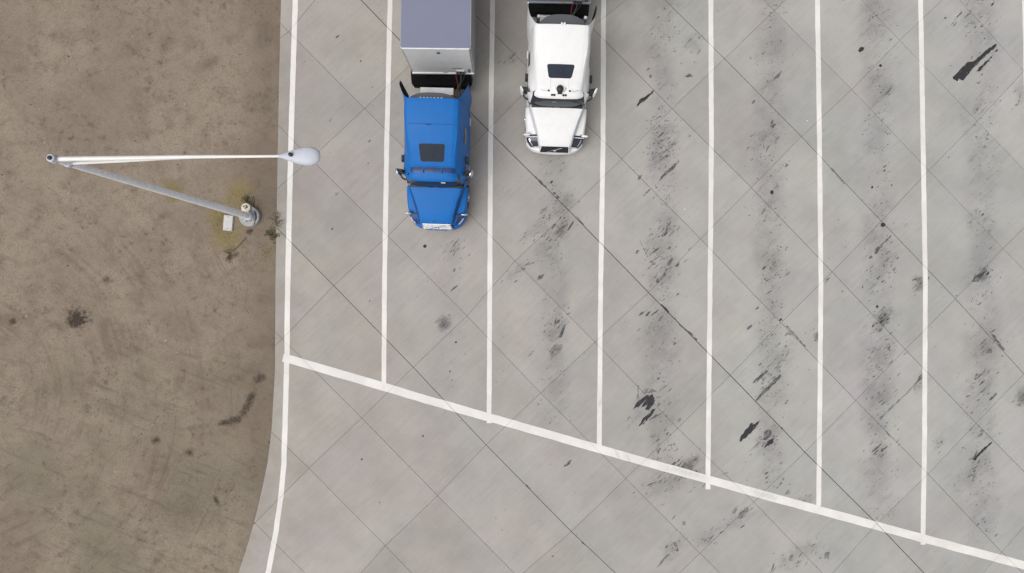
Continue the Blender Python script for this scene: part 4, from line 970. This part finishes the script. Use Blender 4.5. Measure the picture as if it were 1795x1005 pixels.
# junction box by the lamp
jx, jy = gp(400, 391)
jb = tag(empty('junction_box', (jx, jy, -.06), math.radians(-5)), 'pale rectangular junction box lid set in the dirt beside the lamp', 'junction box')
MB().box((0, 0, .02), (.42, .68, .10), 0, .015).build('frame', MATS['pedestal'], jb)
ld = MB().box((0, 0, .075), (.38, .63, .04), 0, .01).build('lid', MATS['box_lid'], jb)
for sy in (-1, 1): MB().box((0, sy*.25, .098), (.06, .02, .012), 0, .003).build('lid_slot', MATS['grey_cap'], ld)

# ------------------------------------------------------------------ weeds
def weed(px, py, label, n, h, spread, mat, leaf=.05, seed=1):
    r = random.Random(seed); x, y = gp(px, py); root = tag(empty('weed', (x, y, -.05)), label, 'weed', 'weeds by the lamp')
    st, lf = MB(), MB()
    for k in range(n):
        a = r.uniform(0, 6.283); l = spread*r.uniform(.45, 1.0); hh = h*r.uniform(.4, 1)
        pts = [Vector((0,0,.0)), Vector((math.cos(a)*l*.4, math.sin(a)*l*.4, hh*.6)), Vector((math.cos(a+.2)*l*.8, math.sin(a+.2)*l*.8, hh*.95)), Vector((math.cos(a+.3)*l, math.sin(a+.3)*l, hh))]
        st.tube(pts, [.008,.007,.005,.003], 5)
        for m in range(9):
            t = r.uniform(.25, 1)*3; i = min(int(t), 2); c = pts[i].lerp(pts[i+1], t-i); b = r.uniform(0, 6.283); s = leaf*r.uniform(.5, 1.2)
            d, e2 = Vector((math.cos(b), math.sin(b), r.uniform(-.2,.5))), Vector((-math.sin(b), math.cos(b), r.uniform(-.3,.3)))
            lf.add([c, c+d*s*.5+e2*s*.22, c+d*s, c+d*s*.5-e2*s*.22], [(0,1,2,3)])
    st.build('stem', MATS['weed_dry'], root); lf.build('leaf', MATS[mat], root)
weed(483, 388, 'dark spindly weed sprawling over the slab edge right of the lamp', 13, .30, .46, 'weed_dry', .06, 1)
weed(476, 413, 'low olive green weed clump at the slab edge below the spindly one', 16, .16, .34, 'weed_green', .09, 2)
weed(434, 352, 'small dark green weed just above the lamp pedestal', 10, .22, .30, 'weed_green', .07, 3)
weed(437, 407, 'tiny brown weed just below the lamp pedestal', 8, .15, .17, 'weed_dry', .06, 4)
weed(404, 447, 'dry brown weed below the junction box', 11, .16, .30, 'weed_dry', .08, 5)
MBx = MB(); p0, p1 = gp(431, 416), gp(408, 440)
o = MBx.tube([(p0[0]-p1[0], p0[1]-p1[1], .02), ((p0[0]-p1[0])*.5+.03, (p0[1]-p1[1])*.5, .03), (0, 0, .02)], .014, 6).build('dry_stick', MATS['weed_dry'], None, loc=(p1[0], p1[1], -.03))
tag(o, 'thin dry stick lying in the dirt below the lamp pedestal', 'stick')
# thin dry growth around the lamp foot and along the slab edge
vs, fs = [], []
for k in range(2600):
    if rs.random() < .72:
        cxp, cyp, sg = rs.choice(((418,338,16),(400,415,18),(388,385,12),(300,335,14),(470,440,10))); px, py = rs.gauss(cxp, sg), rs.gauss(cyp, sg)
        x, y = gp(px, py)
    else:
        y = rs.uniform(-8, 9); x = edge_x(y) - abs(rs.gauss(0, .12)) - .02
        if rs.random() > .3 + mn.noise((y*.8, 0, 3)): continue
    if x > edge_x(y): continue
    a = rs.uniform(0, 6.283); l = rs.uniform(.04, .11); w = .006; z = -.06
    d = Vector((math.cos(a), math.sin(a), 0)); q = Vector((-d.y, d.x, 0)); p = Vector((x, y, z)); n0 = len(vs)
    vs += [p-q*w, p+q*w, p+d*l+Vector((0,0,rs.uniform(.02,.06)))]; fs.append((n0, n0+1, n0+2))
tag(mesh('dry_grass', vs, fs, MATS['grass_dry']), 'thin straw coloured growth in the dirt around the lamp and slab edge', None, None, 'stuff')
